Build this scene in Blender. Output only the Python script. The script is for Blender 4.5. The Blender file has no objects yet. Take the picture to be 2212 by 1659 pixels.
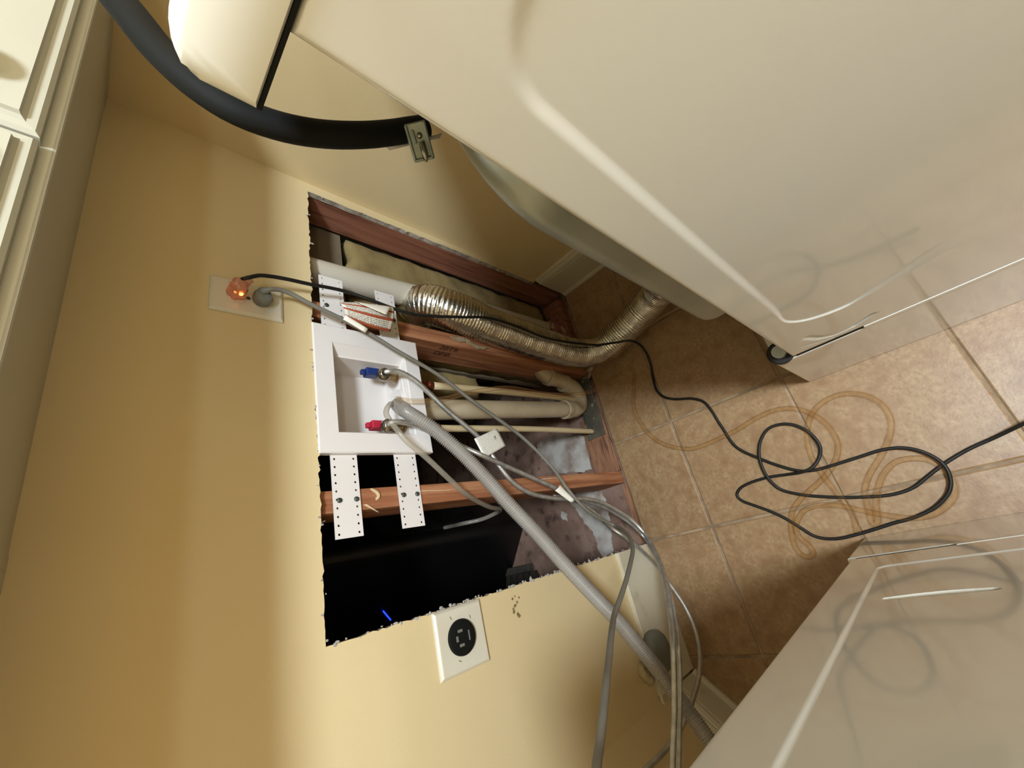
import bpy, bmesh, math, random
from mathutils import Vector, Matrix, noise
from mathutils.geometry import tessellate_polygon
random.seed(7)
SC = bpy.context.scene
COL = SC.collection

# ------------------------------------------------------------------ camera
cam_d = bpy.data.cameras.new('camera')
cam = bpy.data.objects.new('camera', cam_d); COL.objects.link(cam)
cam_d.sensor_width = 36.0; cam_d.lens = 14.627; cam_d.clip_start = 0.01; cam_d.clip_end = 50
X = Vector((-0.22505836, -0.66668849, -0.7105457)); Y = Vector((0.90012342, -0.42143542, 0.11031781)); Z = Vector((-0.37299674, -0.61475088, 0.69494949))
cam.matrix_world = Matrix(((X.x, Y.x, Z.x, -0.87689), (X.y, Y.y, Z.y, -0.70618), (X.z, Y.z, Z.z, 1.22459), (0, 0, 0, 1)))
SC.camera = cam
# ------------------------------------------------------------------ light
w = bpy.data.worlds.new('world'); SC.world = w; w.use_nodes = True
w.node_tree.nodes['Background'].inputs[0].default_value = (.9, .95, 1, 1)
w.node_tree.nodes['Background'].inputs[1].default_value = 0.05
def area(name, loc, target, size, power, col, shape='DISK'):
    d = bpy.data.lights.new(name, 'AREA'); d.shape = shape; d.size = size; d.energy = power; d.color = col
    if shape == 'RECTANGLE': d.size_y = size
    o = bpy.data.objects.new(name, d); COL.objects.link(o); o.location = loc
    o.rotation_euler = (Vector(target) - Vector(loc)).to_track_quat('-Z', 'Y').to_euler()
    return o
area('ceiling_light', (-0.86, -1.5, 2.40), (-0.86, -1.5, 0), 0.36, 59, (.74, .87, 1.0))
area('fill_light', (-1.3, -2.5, 2.40), (-1.3, -2.5, 0), 0.4, 14, (.74, .87, 1.0))  # added fill lamp to soften the shadows, not a known fixture
SC.view_settings.view_transform = 'Standard'; SC.view_settings.look = 'None'
SC.view_settings.exposure = 0.35; SC.view_settings.gamma = 1.0
try: SC.view_settings.use_curve_mapping = False
except Exception: pass

# ------------------------------------------------------------------ materials
def lin(c):
    return tuple(((v / 255) / 12.92 if v / 255 <= .04045 else (((v / 255) + .055) / 1.055) ** 2.4) for v in c) + (1,)
def mat(name, c1, c2=None, rough=.5, metal=0, scale=20, stretch=(1, 1, 1), bump=0, bscale=None, detail=4, coat=0, lo=.35, hi=.65, spec=.5, coords='Object', c3=None, s3=3, l3=.55, h3=.62, rand=0):
    m = bpy.data.materials.new(name); m.use_nodes = True; nt = m.node_tree; N = nt.nodes; L = nt.links
    b = N['Principled BSDF']; b.inputs['Roughness'].default_value = rough; b.inputs['Metallic'].default_value = metal
    b.inputs['Specular IOR Level'].default_value = spec; b.inputs['Coat Weight'].default_value = coat; b.inputs['Coat Roughness'].default_value = .06
    tc = N.new('ShaderNodeTexCoord'); mp = N.new('ShaderNodeMapping'); mp.inputs['Scale'].default_value = stretch
    L.new(tc.outputs[coords], mp.inputs[0])
    vec = mp.outputs[0]
    if rand:
        oi = N.new('ShaderNodeObjectInfo'); va = N.new('ShaderNodeVectorMath'); va.operation = 'ADD'
        sc = N.new('ShaderNodeMath'); sc.operation = 'MULTIPLY'; sc.inputs[1].default_value = 40
        L.new(oi.outputs['Random'], sc.inputs[0]); L.new(vec, va.inputs[0]); L.new(sc.outputs[0], va.inputs[1]); vec = va.outputs[0]
    nz = N.new('ShaderNodeTexNoise'); nz.inputs['Scale'].default_value = scale; nz.inputs['Detail'].default_value = detail
    L.new(vec, nz.inputs['Vector'])
    cr = N.new('ShaderNodeValToRGB'); cr.color_ramp.elements[0].position = lo; cr.color_ramp.elements[1].position = hi
    cr.color_ramp.elements[0].color = lin(c1); cr.color_ramp.elements[1].color = lin(c2 or c1)
    L.new(nz.outputs['Fac'], cr.inputs[0]); out = cr.outputs[0]
    if c3:
        n3 = N.new('ShaderNodeTexNoise'); n3.inputs['Scale'].default_value = s3; n3.inputs['Detail'].default_value = 5; L.new(vec, n3.inputs['Vector'])
        r3 = N.new('ShaderNodeValToRGB'); r3.color_ramp.elements[0].position = l3; r3.color_ramp.elements[1].position = h3
        L.new(n3.outputs['Fac'], r3.inputs[0])
        mx = N.new('ShaderNodeMix'); mx.data_type = 'RGBA'; L.new(r3.outputs[0], mx.inputs['Factor']); L.new(out, mx.inputs['A']); mx.inputs['B'].default_value = lin(c3)
        out = mx.outputs['Result']
    L.new(out, b.inputs['Base Color'])
    if bump:
        n2 = N.new('ShaderNodeTexNoise'); n2.inputs['Scale'].default_value = bscale or scale * 3; n2.inputs['Detail'].default_value = 5
        L.new(vec, n2.inputs['Vector'])
        bp = N.new('ShaderNodeBump'); bp.inputs['Strength'].default_value = bump; bp.inputs['Distance'].default_value = .002
        L.new(n2.outputs['Fac'], bp.inputs['Height']); L.new(bp.outputs[0], b.inputs['Normal'])
    return m
M = {}
M['wall'] = mat('yellow_paint', (217, 193, 146), (221, 198, 152), rough=.42, scale=3, bump=.08, bscale=260, spec=.35)
M['white_wall'] = mat('ceiling_paint', (225, 220, 208), rough=.8)
M['gypsum'] = mat('gypsum_edge', (188, 176, 160), (146, 134, 120), rough=.95, scale=60, bump=.6, bscale=300)
M['trim'] = mat('trim_paint', (214, 203, 176), (219, 208, 182), rough=.35, scale=8, c3=(150, 132, 104), s3=7, l3=.62, h3=.8)
M['cabinet'] = mat('cabinet_paint', (180, 174, 156), (184, 179, 161), rough=.4, scale=6)
M['tile'] = mat('travertine_tile', (142, 109, 74), (173, 143, 106), rough=.4, scale=120, detail=12, bump=.12, bscale=200, lo=.24, hi=.76, c3=(132, 95, 62), s3=30, l3=.46, h3=.86, rand=1, spec=.4)
M['grout'] = mat('grout', (168, 143, 114), (128, 106, 82), rough=.9, scale=22, bump=.15, bscale=300)
M['slab'] = mat('subfloor_slab', (128, 98, 82), (156, 124, 106), rough=.85, scale=14, detail=9, bump=.5, bscale=60, c3=(88, 62, 50), s3=22, l3=.54, h3=.7)
M['plaster'] = mat('pale_patch', (196, 186, 174), (146, 122, 106), rough=.9, scale=17, detail=8, lo=.42, hi=.68, bump=.4, bscale=80)
M['wood'] = mat('stud_wood', (150, 92, 58), (186, 128, 88), rough=.7, scale=6, stretch=(9, 9, .6), detail=6, bump=.3, bscale=30, c3=(120, 66, 40), s3=8, l3=.5, h3=.75)
M['wood_red'] = mat('dark_stud_wood', (130, 79, 57), (158, 102, 76), rough=.75, scale=5, stretch=(9, 9, .6), detail=7, bump=.4, bscale=30, c3=(104, 60, 42), s3=9, l3=.54, h3=.7)
M['plate_wood'] = mat('sole_plate_wood', (138, 92, 64), (165, 118, 86), rough=.8, scale=8, stretch=(1, 9, 9), detail=6, bump=.4, bscale=30, c3=(84, 52, 36), s3=14, l3=.5, h3=.72)
M['dark'] = mat('closet_shade', (20, 15, 12), (30, 24, 18), rough=.95, scale=9)  # near-black colour stands in for the lack of light in the closet
M['batt'] = mat('insulation', (138, 116, 70), (160, 138, 90), rough=1, scale=12, detail=9, bump=.9, bscale=70, c3=(112, 92, 54), s3=9, l3=.5, h3=.7)
M['kraft'] = mat('backer_board', (112, 96, 72), (124, 108, 82), rough=.95, scale=7)
M['pvc'] = mat('pvc', (184, 166, 134), (198, 180, 150), rough=.42, scale=12, c3=(146, 122, 88), s3=16, l3=.58, h3=.72)
M['pvc_white'] = mat('pvc_white', (204, 192, 172), rough=.4)
M['cpvc'] = mat('cpvc', (206, 182, 138), (214, 192, 150), rough=.4, scale=10)
M['copper'] = mat('copper', (150, 84, 58), (120, 60, 40), rough=.35, metal=.8, scale=30)
M['flash'] = mat('steel_guard_plate', (92, 86, 72), (118, 112, 96), rough=.6, metal=.45, scale=18, detail=8, c3=(176, 168, 146), s3=40, l3=.60, h3=.68, bump=.3)
M['foil'] = mat('foil', (200, 196, 186), (230, 226, 216), rough=.24, metal=1, scale=30, bump=.9, bscale=90)
M['white'] = mat('white_plastic', (226, 216, 208), (230, 221, 213), rough=.38, scale=5)
M['plate'] = mat('cover_plate', (214, 203, 180), (220, 210, 188), rough=.3, scale=10)
M['tab_nail'] = mat('nail_steel', (70, 78, 70), (96, 102, 94), rough=.5, metal=.6, scale=60)
M['black_rubber'] = mat('black_rubber', (26, 23, 19), (31, 28, 23), rough=.5, scale=40, spec=.35)
M['black_dull'] = mat('black_jacket', (13, 13, 11), (17, 17, 14), rough=.75, scale=12, spec=.2)
M['black_plastic'] = mat('black_plastic', (8, 8, 8), (12, 11, 11), rough=.45, scale=10)
M['grey_cord'] = mat('grey_cord', (112, 106, 94), (120, 114, 102), rough=.5, scale=14)
M['grey_hose'] = mat('grey_hose', (142, 133, 123), (152, 143, 132), rough=.34, scale=14)
M['grey_rubber'] = mat('grey_rubber', (108, 108, 98), (118, 118, 108), rough=.6, scale=20)
M['enamel'] = mat('white_enamel', (206, 199, 184), (208, 201, 187), rough=.16, scale=4, coat=.8, spec=.5)
M['enamel_cap'] = mat('cap_plastic', (222, 216, 202), rough=.25, scale=4, coat=.3)
M['galv'] = mat('galvanized', (150, 154, 146), (178, 180, 172), rough=.38, metal=.7, scale=7, detail=3, spec=.5)
M['zinc'] = mat('zinc_clamp', (104, 112, 104), (136, 142, 134), rough=.35, metal=.8, scale=40, bump=.1)
M['chrome'] = mat('chrome', (138, 130, 118), rough=.26, metal=1, scale=10)
M['blue'] = mat('blue_handle', (28, 48, 104), (36, 58, 120), rough=.4, scale=20)
M['red'] = mat('red_handle', (176, 36, 58), (190, 44, 66), rough=.4, scale=20)
M['brass'] = mat('brass', (150, 124, 84), (172, 148, 106), rough=.35, metal=.8, scale=30)
M['stain'] = mat('scuff', (150, 128, 84), (104, 88, 54), rough=.9, scale=80)
M['foam'] = mat('dried_foam', (200, 184, 144), (150, 128, 88), rough=.9, scale=40, bump=.8, bscale=120)
M['glue'] = mat('dried_adhesive', (170, 150, 120), (140, 116, 86), rough=.5, scale=40, bump=.5)
M['pink'] = mat('print_pink', (150, 92, 84), (200, 176, 158), rough=.6, scale=22, lo=.45, hi=.55)
M['paper_white'] = mat('paper_blank', (240, 230, 212), rough=.6, scale=10)
def glowy(name, base, emis, st, trans=0, rough=.3):
    m = mat(name, base, rough=rough); b = m.node_tree.nodes['Principled BSDF']
    b.inputs['Emission Color'].default_value = lin(emis); b.inputs['Emission Strength'].default_value = st
    b.inputs['Transmission Weight'].default_value = trans
    return m
M['plug_clear'] = glowy('clear_pink_plug', (226, 168, 138), (255, 150, 90), 0, trans=.45, rough=.22)
M['neon'] = glowy('neon_glow', (255, 170, 110), (255, 130, 60), 5.0)
M['led'] = glowy('blue_led', (40, 60, 255), (30, 60, 255), 2.2)

def tube_mat():
    m = bpy.data.materials.new('amber_vinyl'); m.use_nodes = True; nt = m.node_tree; N = nt.nodes; L = nt.links
    b = N['Principled BSDF']; b.inputs['Base Color'].default_value = lin((182, 136, 86)); b.inputs['Roughness'].default_value = .22
    tr = N.new('ShaderNodeBsdfTransparent'); tr.inputs[0].default_value = lin((254, 251, 245))
    lw = N.new('ShaderNodeLayerWeight'); lw.inputs[0].default_value = .5
    nz = N.new('ShaderNodeTexNoise'); nz.inputs['Scale'].default_value = 15
    mr = N.new('ShaderNodeMapRange'); mr.inputs['To Min'].default_value = .04; mr.inputs['To Max'].default_value = .85
    pw_ = N.new('ShaderNodeMath'); pw_.operation = 'POWER'; pw_.inputs[1].default_value = 2.2; L.new(lw.outputs['Facing'], pw_.inputs[0]); L.new(pw_.outputs[0], mr.inputs['Value'])
    mx = N.new('ShaderNodeMixShader'); L.new(mr.outputs[0], mx.inputs[0]); L.new(tr.outputs[0], mx.inputs[1]); L.new(b.outputs[0], mx.inputs[2])
    L.new(mx.outputs[0], N['Material Output'].inputs[0]); return m
M['vinyl'] = tube_mat()
M['vinyl_grey'] = tube_mat()
M['vinyl_grey'].name = 'milky_vinyl'
M['vinyl_grey'].node_tree.nodes['Principled BSDF'].inputs['Base Color'].default_value = lin((176, 166, 150))
for n_ in M['vinyl_grey'].node_tree.nodes:
    if n_.bl_idname == 'ShaderNodeMapRange': n_.inputs['To Min'].default_value = .35; n_.inputs['To Max'].default_value = .85

def braid_mat():
    m = mat('steel_braid', (176, 174, 168), (206, 204, 198), rough=.30, metal=.78, scale=60)
    nt = m.node_tree; N = nt.nodes; L = nt.links; b = N['Principled BSDF']
    uv = N.new('ShaderNodeTexCoord')
    hs = []
    for ang in (.7, -.7):
        mp = N.new('ShaderNodeMapping'); mp.inputs['Rotation'].default_value = (0, 0, ang)
        wv = N.new('ShaderNodeTexWave'); wv.inputs['Scale'].default_value = 4.0
        L.new(uv.outputs['UV'], mp.inputs[0]); L.new(mp.outputs[0], wv.inputs['Vector']); hs.append(wv)
    mx = N.new('ShaderNodeMath'); mx.operation = 'MAXIMUM'; L.new(hs[0].outputs['Fac'], mx.inputs[0]); L.new(hs[1].outputs['Fac'], mx.inputs[1])
    bp = N.new('ShaderNodeBump'); bp.inputs['Strength'].default_value = .22; bp.inputs['Distance'].default_value = .0006
    L.new(mx.outputs[0], bp.inputs['Height']); L.new(bp.outputs[0], b.inputs['Normal']); return m
M['braid'] = braid_mat()

def leaflet_mat(name, stripes, fine, base=(232, 222, 204), ink=(70, 58, 46)):
    # flat print: brown-red bars at given v positions and rows of broken fine text lines
    m = bpy.data.materials.new(name); m.use_nodes = True; nt = m.node_tree; N = nt.nodes; L = nt.links
    b = N['Principled BSDF']; b.inputs['Roughness'].default_value = .5
    tc = N.new('ShaderNodeTexCoord'); sx = N.new('ShaderNodeSeparateXYZ'); L.new(tc.outputs['UV'], sx.inputs[0])
    def math_(op, a, bb=None):
        n = N.new('ShaderNodeMath'); n.operation = op
        for i, v in enumerate((a, bb)):
            if v is None: continue
            if isinstance(v, (int, float)): n.inputs[i].default_value = v
            else: L.new(v, n.inputs[i])
        return n.outputs[0]
    v = sx.outputs[1]; uu = sx.outputs[0]
    rows = math_('GREATER_THAN', math_('FRACT', math_('MULTIPLY', v, fine)), .52)
    nz = N.new('ShaderNodeTexNoise'); nz.inputs['Scale'].default_value = 1; nz.inputs['Detail'].default_value = 3
    cmb = N.new('ShaderNodeCombineXYZ'); L.new(math_('MULTIPLY', uu, 46), cmb.inputs[0]); L.new(math_('FLOOR', math_('MULTIPLY', v, fine)), cmb.inputs[1])
    L.new(cmb.outputs[0], nz.inputs['Vector'])
    words = math_('GREATER_THAN', nz.outputs['Fac'], .46)
    ins = math_('MULTIPLY', math_('GREATER_THAN', uu, .06), math_('LESS_THAN', uu, .9))
    inkf = math_('MULTIPLY', math_('MULTIPLY', rows, words), ins)
    mx = N.new('ShaderNodeMix'); mx.data_type = 'RGBA'; L.new(math_('MULTIPLY', inkf, .8), mx.inputs['Factor'])
    mx.inputs['A'].default_value = lin(base); mx.inputs['B'].default_value = lin(ink); out = mx.outputs['Result']
    for (a, c) in stripes:
        f = math_('MULTIPLY', math_('GREATER_THAN', v, a), math_('LESS_THAN', v, c))
        m2 = N.new('ShaderNodeMix'); m2.data_type = 'RGBA'; L.new(f, m2.inputs['Factor']); L.new(out, m2.inputs['A']); m2.inputs['B'].default_value = lin((168, 78, 48)); out = m2.outputs['Result']
    L.new(out, b.inputs['Base Color']); return m
M['leaflet'] = leaflet_mat('leaflet_print', [(0.0, .085), (.34, .44), (.68, .78)], 17)
M['tag_print'] = leaflet_mat('tag_print', [], 16, base=(228, 220, 204), ink=(160, 150, 136))

# ------------------------------------------------------------------ helpers
def obj(name, bm, m, parent=None, smooth=False, bevel=0, segs=2, recalc=True):
    if isinstance(bm, bmesh.types.BMesh):
        if recalc: bmesh.ops.recalc_face_normals(bm, faces=bm.faces)
        me = bpy.data.meshes.new(name); bm.to_mesh(me); bm.free()
    else: me = bm
    if m is not None and not me.materials:
        for mm in (m if isinstance(m, list) else [m]): me.materials.append(mm)
    if smooth:
        for p in me.polygons: p.use_smooth = True
    o = bpy.data.objects.new(name, me); COL.objects.link(o)
    if bevel:
        md = o.modifiers.new('bevel', 'BEVEL'); md.width = bevel; md.segments = segs; md.limit_method = 'ANGLE'; md.angle_limit = .6
    if parent: o.parent = parent
    return o
def empty(name, loc=(0, 0, 0)):
    o = bpy.data.objects.new(name, None); COL.objects.link(o); o.empty_display_size = .05
    o['_pivot'] = 0; del o['_pivot']
    return o
def tag(o, label, cat, group=None):
    o['label'] = label; o['category'] = cat
    if group: o['group'] = group
    return o
def struct(o): o['kind'] = 'structure'; return o
def B(): return bmesh.new()
def box(bm, x0, x1, y0, y1, z0, z1, mi=0):
    vs = [bm.verts.new(p) for p in ((x0, y0, z0), (x1, y0, z0), (x1, y1, z0), (x0, y1, z0), (x0, y0, z1), (x1, y0, z1), (x1, y1, z1), (x0, y1, z1))]
    for f in ((0, 3, 2, 1), (4, 5, 6, 7), (0, 1, 5, 4), (1, 2, 6, 5), (2, 3, 7, 6), (3, 0, 4, 7)):
        fc = bm.faces.new([vs[i] for i in f]); fc.material_index = mi
    return vs
def obox(bm, c, ax, ay, az, hx, hy, hz):
    c = Vector(c); vs = []
    for sz in (-1, 1):
        for sx, sy in ((-1, -1), (1, -1), (1, 1), (-1, 1)):
            vs.append(bm.verts.new(c + ax * hx * sx + ay * hy * sy + az * hz * sz))
    for f in ((0, 3, 2, 1), (4, 5, 6, 7), (0, 1, 5, 4), (1, 2, 6, 5), (2, 3, 7, 6), (3, 0, 4, 7)): bm.faces.new([vs[i] for i in f])
def lathe(bm, c, axis, prof, n=20, lobes=0, lob=0):
    # prof: list of (radius, distance along axis)
    c = Vector(c); a = Vector(axis).normalized(); t = a.orthogonal().normalized(); b2 = a.cross(t)
    rings = []
    for r, d in prof:
        ring = []
        for k in range(n):
            th = 2 * math.pi * k / n; rr = r * (1 + lob * math.cos(lobes * th)) if lobes else r
            ring.append(bm.verts.new(c + a * d + (t * math.cos(th) + b2 * math.sin(th)) * rr))
        rings.append(ring)
    for i in range(len(rings) - 1):
        for k in range(n): bm.faces.new((rings[i][k], rings[i][(k + 1) % n], rings[i + 1][(k + 1) % n], rings[i + 1][k]))
    bm.faces.new(rings[0][::-1]); bm.faces.new(rings[-1])
def catmull(P, step):
    P = [Vector(p) for p in P]; Q = [P[0] * 2 - P[1]] + P + [P[-1] * 2 - P[-2]]; out = []
    for i in range(1, len(Q) - 2):
        p0, p1, p2, p3 = Q[i - 1:i + 3]; n = max(2, int((p2 - p1).length / step))
        def tj(ti, a, b): return ti + max((b - a).length, 1e-5) ** .5
        t0 = 0; t1 = tj(t0, p0, p1); t2 = tj(t1, p1, p2); t3 = tj(t2, p2, p3)
        for k in range(n):
            t = t1 + (t2 - t1) * k / n
            A1 = p0 * ((t1 - t) / (t1 - t0)) + p1 * ((t - t0) / (t1 - t0)); A2 = p1 * ((t2 - t) / (t2 - t1)) + p2 * ((t - t1) / (t2 - t1)); A3 = p2 * ((t3 - t) / (t3 - t2)) + p3 * ((t - t2) / (t3 - t2))
            B1 = A1 * ((t2 - t) / (t2 - t0)) + A2 * ((t - t0) / (t2 - t0)); B2 = A2 * ((t3 - t) / (t3 - t1)) + A3 * ((t - t1) / (t3 - t1))
            out.append(B1 * ((t2 - t) / (t2 - t1)) + B2 * ((t - t1) / (t2 - t1)))
    out.append(P[-1]); return out
def resample(pts, step):
    out = [pts[0]]; acc = 0; last = pts[0]
    for p in pts[1:]:
        d = (p - last).length
        while acc + d >= step and d > 1e-9:
            t = (step - acc) / d; last = last.lerp(p, t); out.append(last.copy()); d = (p - last).length; acc = 0
        acc += d; last = p
    out.append(pts[-1]); return out
def tube(name, P, r, m, parent=None, step=.008, segs=10, rfn=None, flat=None, jit=None, caps=True, raw=False):
    pts = resample(P if raw else catmull(P, step / 2), step); n = len(pts)
    T = [(pts[min(i + 1, n - 1)] - pts[max(i - 1, 0)]).normalized() for i in range(n)]
    nrm = T[0].orthogonal().normalized()
    if flat: nrm = (Vector(flat[2]) - T[0] * Vector(flat[2]).dot(T[0])).normalized()
    bm = B(); uv = bm.loops.layers.uv.new('UVMap'); rings = []; L = 0; Ls = []
    for i in range(n):
        if i: L += (pts[i] - pts[i - 1]).length
        Ls.append(L); nrm = (nrm - T[i] * nrm.dot(T[i])).normalized(); bn = T[i].cross(nrm)
        rr = rfn(i, L, i / (n - 1)) if rfn else r
        ring = []
        for k in range(segs):
            th = 2 * math.pi * k / segs; q = rr
            if jit: q = rr * (1 + jit(i, th, L))
            a, b2 = (flat[0], flat[1]) if flat else (1, 1)
            ring.append(bm.verts.new(pts[i] + nrm * math.cos(th) * q * a + bn * math.sin(th) * q * b2))
        rings.append(ring)
    for i in range(n - 1):
        for k in range(segs):
            k2 = (k + 1) % segs; f = bm.faces.new((rings[i][k], rings[i][k2], rings[i + 1][k2], rings[i + 1][k]))
            for lp, (uu, vv) in zip(f.loops, ((k / segs, Ls[i]), ((k + 1) / segs, Ls[i]), ((k + 1) / segs, Ls[i + 1]), (k / segs, Ls[i + 1]))): lp[uv].uv = (uu * 6, vv * 180)
    if caps: bm.faces.new(rings[0][::-1]); bm.faces.new(rings[-1])
    return obj(name, bm, m, parent, smooth=True)
def grid_surface(bm, us, vs, fn, mi=0):
    V = [[bm.verts.new(fn(a, b)) for b in vs] for a in us]
    for i in range(len(us) - 1):
        for j in range(len(vs) - 1): bm.faces.new((V[i][j], V[i + 1][j], V[i + 1][j + 1], V[i][j + 1])).material_index = mi
    return V
def rng(a, b, n): return [a + (b - a) * i / (n - 1) for i in range(n)]
def sm(t): t = max(0, min(1, t)); return t * t * (3 - 2 * t)
def poly_slab(bm, poly, y0, y1, mi_face=0, mi_edge=1, edge_from=0, edge_to=None):
    # poly in (x, z); thickness along y
    tris = tessellate_polygon([[Vector((a, 0, b)) for a, b in poly]])
    F = [bm.verts.new((a, y0, b)) for a, b in poly]; K = [bm.verts.new((a, y1, b)) for a, b in poly]
    for t in tris:
        bm.faces.new([F[i] for i in t]).material_index = mi_face
        bm.faces.new([K[i] for i in reversed(t)]).material_index = mi_edge
    n = len(poly)
    for i in range(n):
        f = bm.faces.new((F[i], F[(i + 1) % n], K[(i + 1) % n], K[i])); f.material_index = mi_edge

# ------------------------------------------------------------------ room shell
YF = -3.0; ZC = 2.42; XL = -2.0
# back wall with the cut opening
def jag(p, q, n, amp):
    out = []
    for i in range(n):
        t = i / n; x = p[0] + (q[0] - p[0]) * t; z = p[1] + (q[1] - p[1]) * t
        dx, dz = q[0] - p[0], q[1] - p[1]; l = math.hypot(dx, dz); o = random.gauss(0, amp) if i else 0
        out.append((x - dz / l * o, z + dx / l * o))
    return out
HL = -0.934
hole = []
hole += jag((HL, 0.0), (HL, .957), 130, .0009)
hole += jag((HL, .957), (-.69, .9535), 36, .0007) + jag((-.69, .9535), (-.36, .9505), 60, .0013) + jag((-.36, .9505), (-.026, .946), 44, .0012)
hole += jag((-.026, .946), (-.019, .56), 26, .0009) + jag((-.019, .56), (-.018, .186), 26, .0008)
hole += [(-.016, .180), (-.012, .178), (-.009, .170), (0, .168)]
poly = [(-1.275, 0.0)] + hole + [(0, ZC), (-1.275, ZC)]
bm = B(); poly_slab(bm, poly, 0, .0127)
wall_back = struct(obj('wall_back', bm, [M['wall'], M['gypsum']], recalc=False))
# fix normals orientation is irrelevant for closed slab; torn paper and crumbs round the cut
bm = B()
edge = [p for p in hole if p[0] < -.02 or p[1] > .2]
for i in range(150):
    k = random.randrange(len(edge) - 1)
    if i < 118: k = random.randrange(0, 129)
    elif i < 140: k = random.randrange(130, 268)
    a = edge[k]; s = random.uniform(.0012, .0034)
    c = Vector((a[0] + random.uniform(-.001, .003) * (1 if a[0] < -.5 else -1), random.uniform(-.0015, .002), a[1] + random.uniform(-.003, .003)))
    bmesh.ops.create_icosphere(bm, subdivisions=1, radius=s, matrix=Matrix.Translation(c) @ Matrix.Diagonal((1, .5, random.uniform(.6, 1.8), 1)))
for (x, z, dx, dz) in ((-.934, .30, .016, .012), (-.934, .42, .010, .004), (-.934, .52, .02, .003), (-.44, .951, -.004, .02), (-.47, .951, .002, .014), (-.934, .70, .008, .008), (-.70, .954, .003, .012), (-.76, .954, .004, -.012), (-.36, .951, .004, .012)):
    dx *= .5; dz *= .5; v = [bm.verts.new((x, -.0008, z)), bm.verts.new((x + dx * .6 - dz * .3, -.003, z + dz * .6)), bm.verts.new((x + dx, -.001, z + dz)), bm.verts.new((x + dx * .4, .002, z + dz * .3 + .004))]
    bm.faces.new(v)
tp = obj('torn_paper', bm, mat('torn_paper', (188, 180, 170), (150, 140, 130), rough=.95, scale=60), wall_back); tp['kind'] = 'stuff'
# scuffs on the paint
def blot(cx, cz, pts, s):
    bm = B()
    for (dx, dz, r) in pts:
        n = 9; c = bm.verts.new((cx + dx * s, -.0005, cz + dz * s)); R_ = [bm.verts.new((cx + dx * s + r * s * random.uniform(.5, 1.2) * math.cos(k * 6.283 / n), -.0004, cz + dz * s + r * s * random.uniform(.5, 1.2) * math.sin(k * 6.283 / n))) for k in range(n)]
        for k in range(n): bm.faces.new((c, R_[k], R_[(k + 1) % n]))
    return bm
sc0 = [(-0.9519,0,0.5777),(-0.9554,0,0.5855),(-0.9569,0,0.5671),(-0.9631,0,0.5746),(-0.9683,0,0.5817),(-0.9881,0,0.5774),(-0.984,0,0.5801),(-0.9735,0,0.5886),(-0.9785,0,0.5889)]
bm = B()
for (x, y, z) in sc0:
    n = 10; r = random.uniform(.002, .0045); c = bm.verts.new((x, -.0005, z)); R_ = [bm.verts.new((x + r * random.uniform(.5, 1.4) * math.cos(k * 6.283 / n), -.0004, z + r * random.uniform(.5, 1.4) * math.sin(k * 6.283 / n))) for k in range(n)]
    for k in range(n): bm.faces.new((c, R_[k], R_[(k + 1) % n]))
sc_ = obj('scuff_mark', bm, M['stain'], wall_back)
# other walls
bm = B(); box(bm, 0, .1, YF, 0, 0, ZC); wall_right = struct(obj('wall_right', bm, M['wall']))
d45 = 2 ** -.5
bm = B()
A_, Bp = (-1.275, 0), (-2.0, -.725)
vs = [bm.verts.new(p) for p in ((A_[0], A_[1], 0), (Bp[0], Bp[1], 0), (Bp[0], Bp[1] + .14, 0), (A_[0], A_[1] + .14, 0), (A_[0], A_[1], ZC), (Bp[0], Bp[1], ZC), (Bp[0], Bp[1] + .14, ZC), (A_[0], A_[1] + .14, ZC))]
for f in ((0, 3, 2, 1), (4, 5, 6, 7), (0, 1, 5, 4), (1, 2, 6, 5), (2, 3, 7, 6), (3, 0, 4, 7)): bm.faces.new([vs[i] for i in f])
wall_left = struct(obj('wall_left', bm, M['wall']))
bm = B(); box(bm, XL - .1, XL, YF, -.725, 0, ZC); struct(obj('wall_side', bm, M['wall']))
bm = B(); box(bm, XL - .1, .1, YF - .1, YF, 0, ZC); struct(obj('wall_front', bm, M['wall']))
bm = B(); box(bm, XL - .1, .1, YF - .1, 1.4, ZC, ZC + .08); struct(obj('ceiling', bm, M['white_wall']))
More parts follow.
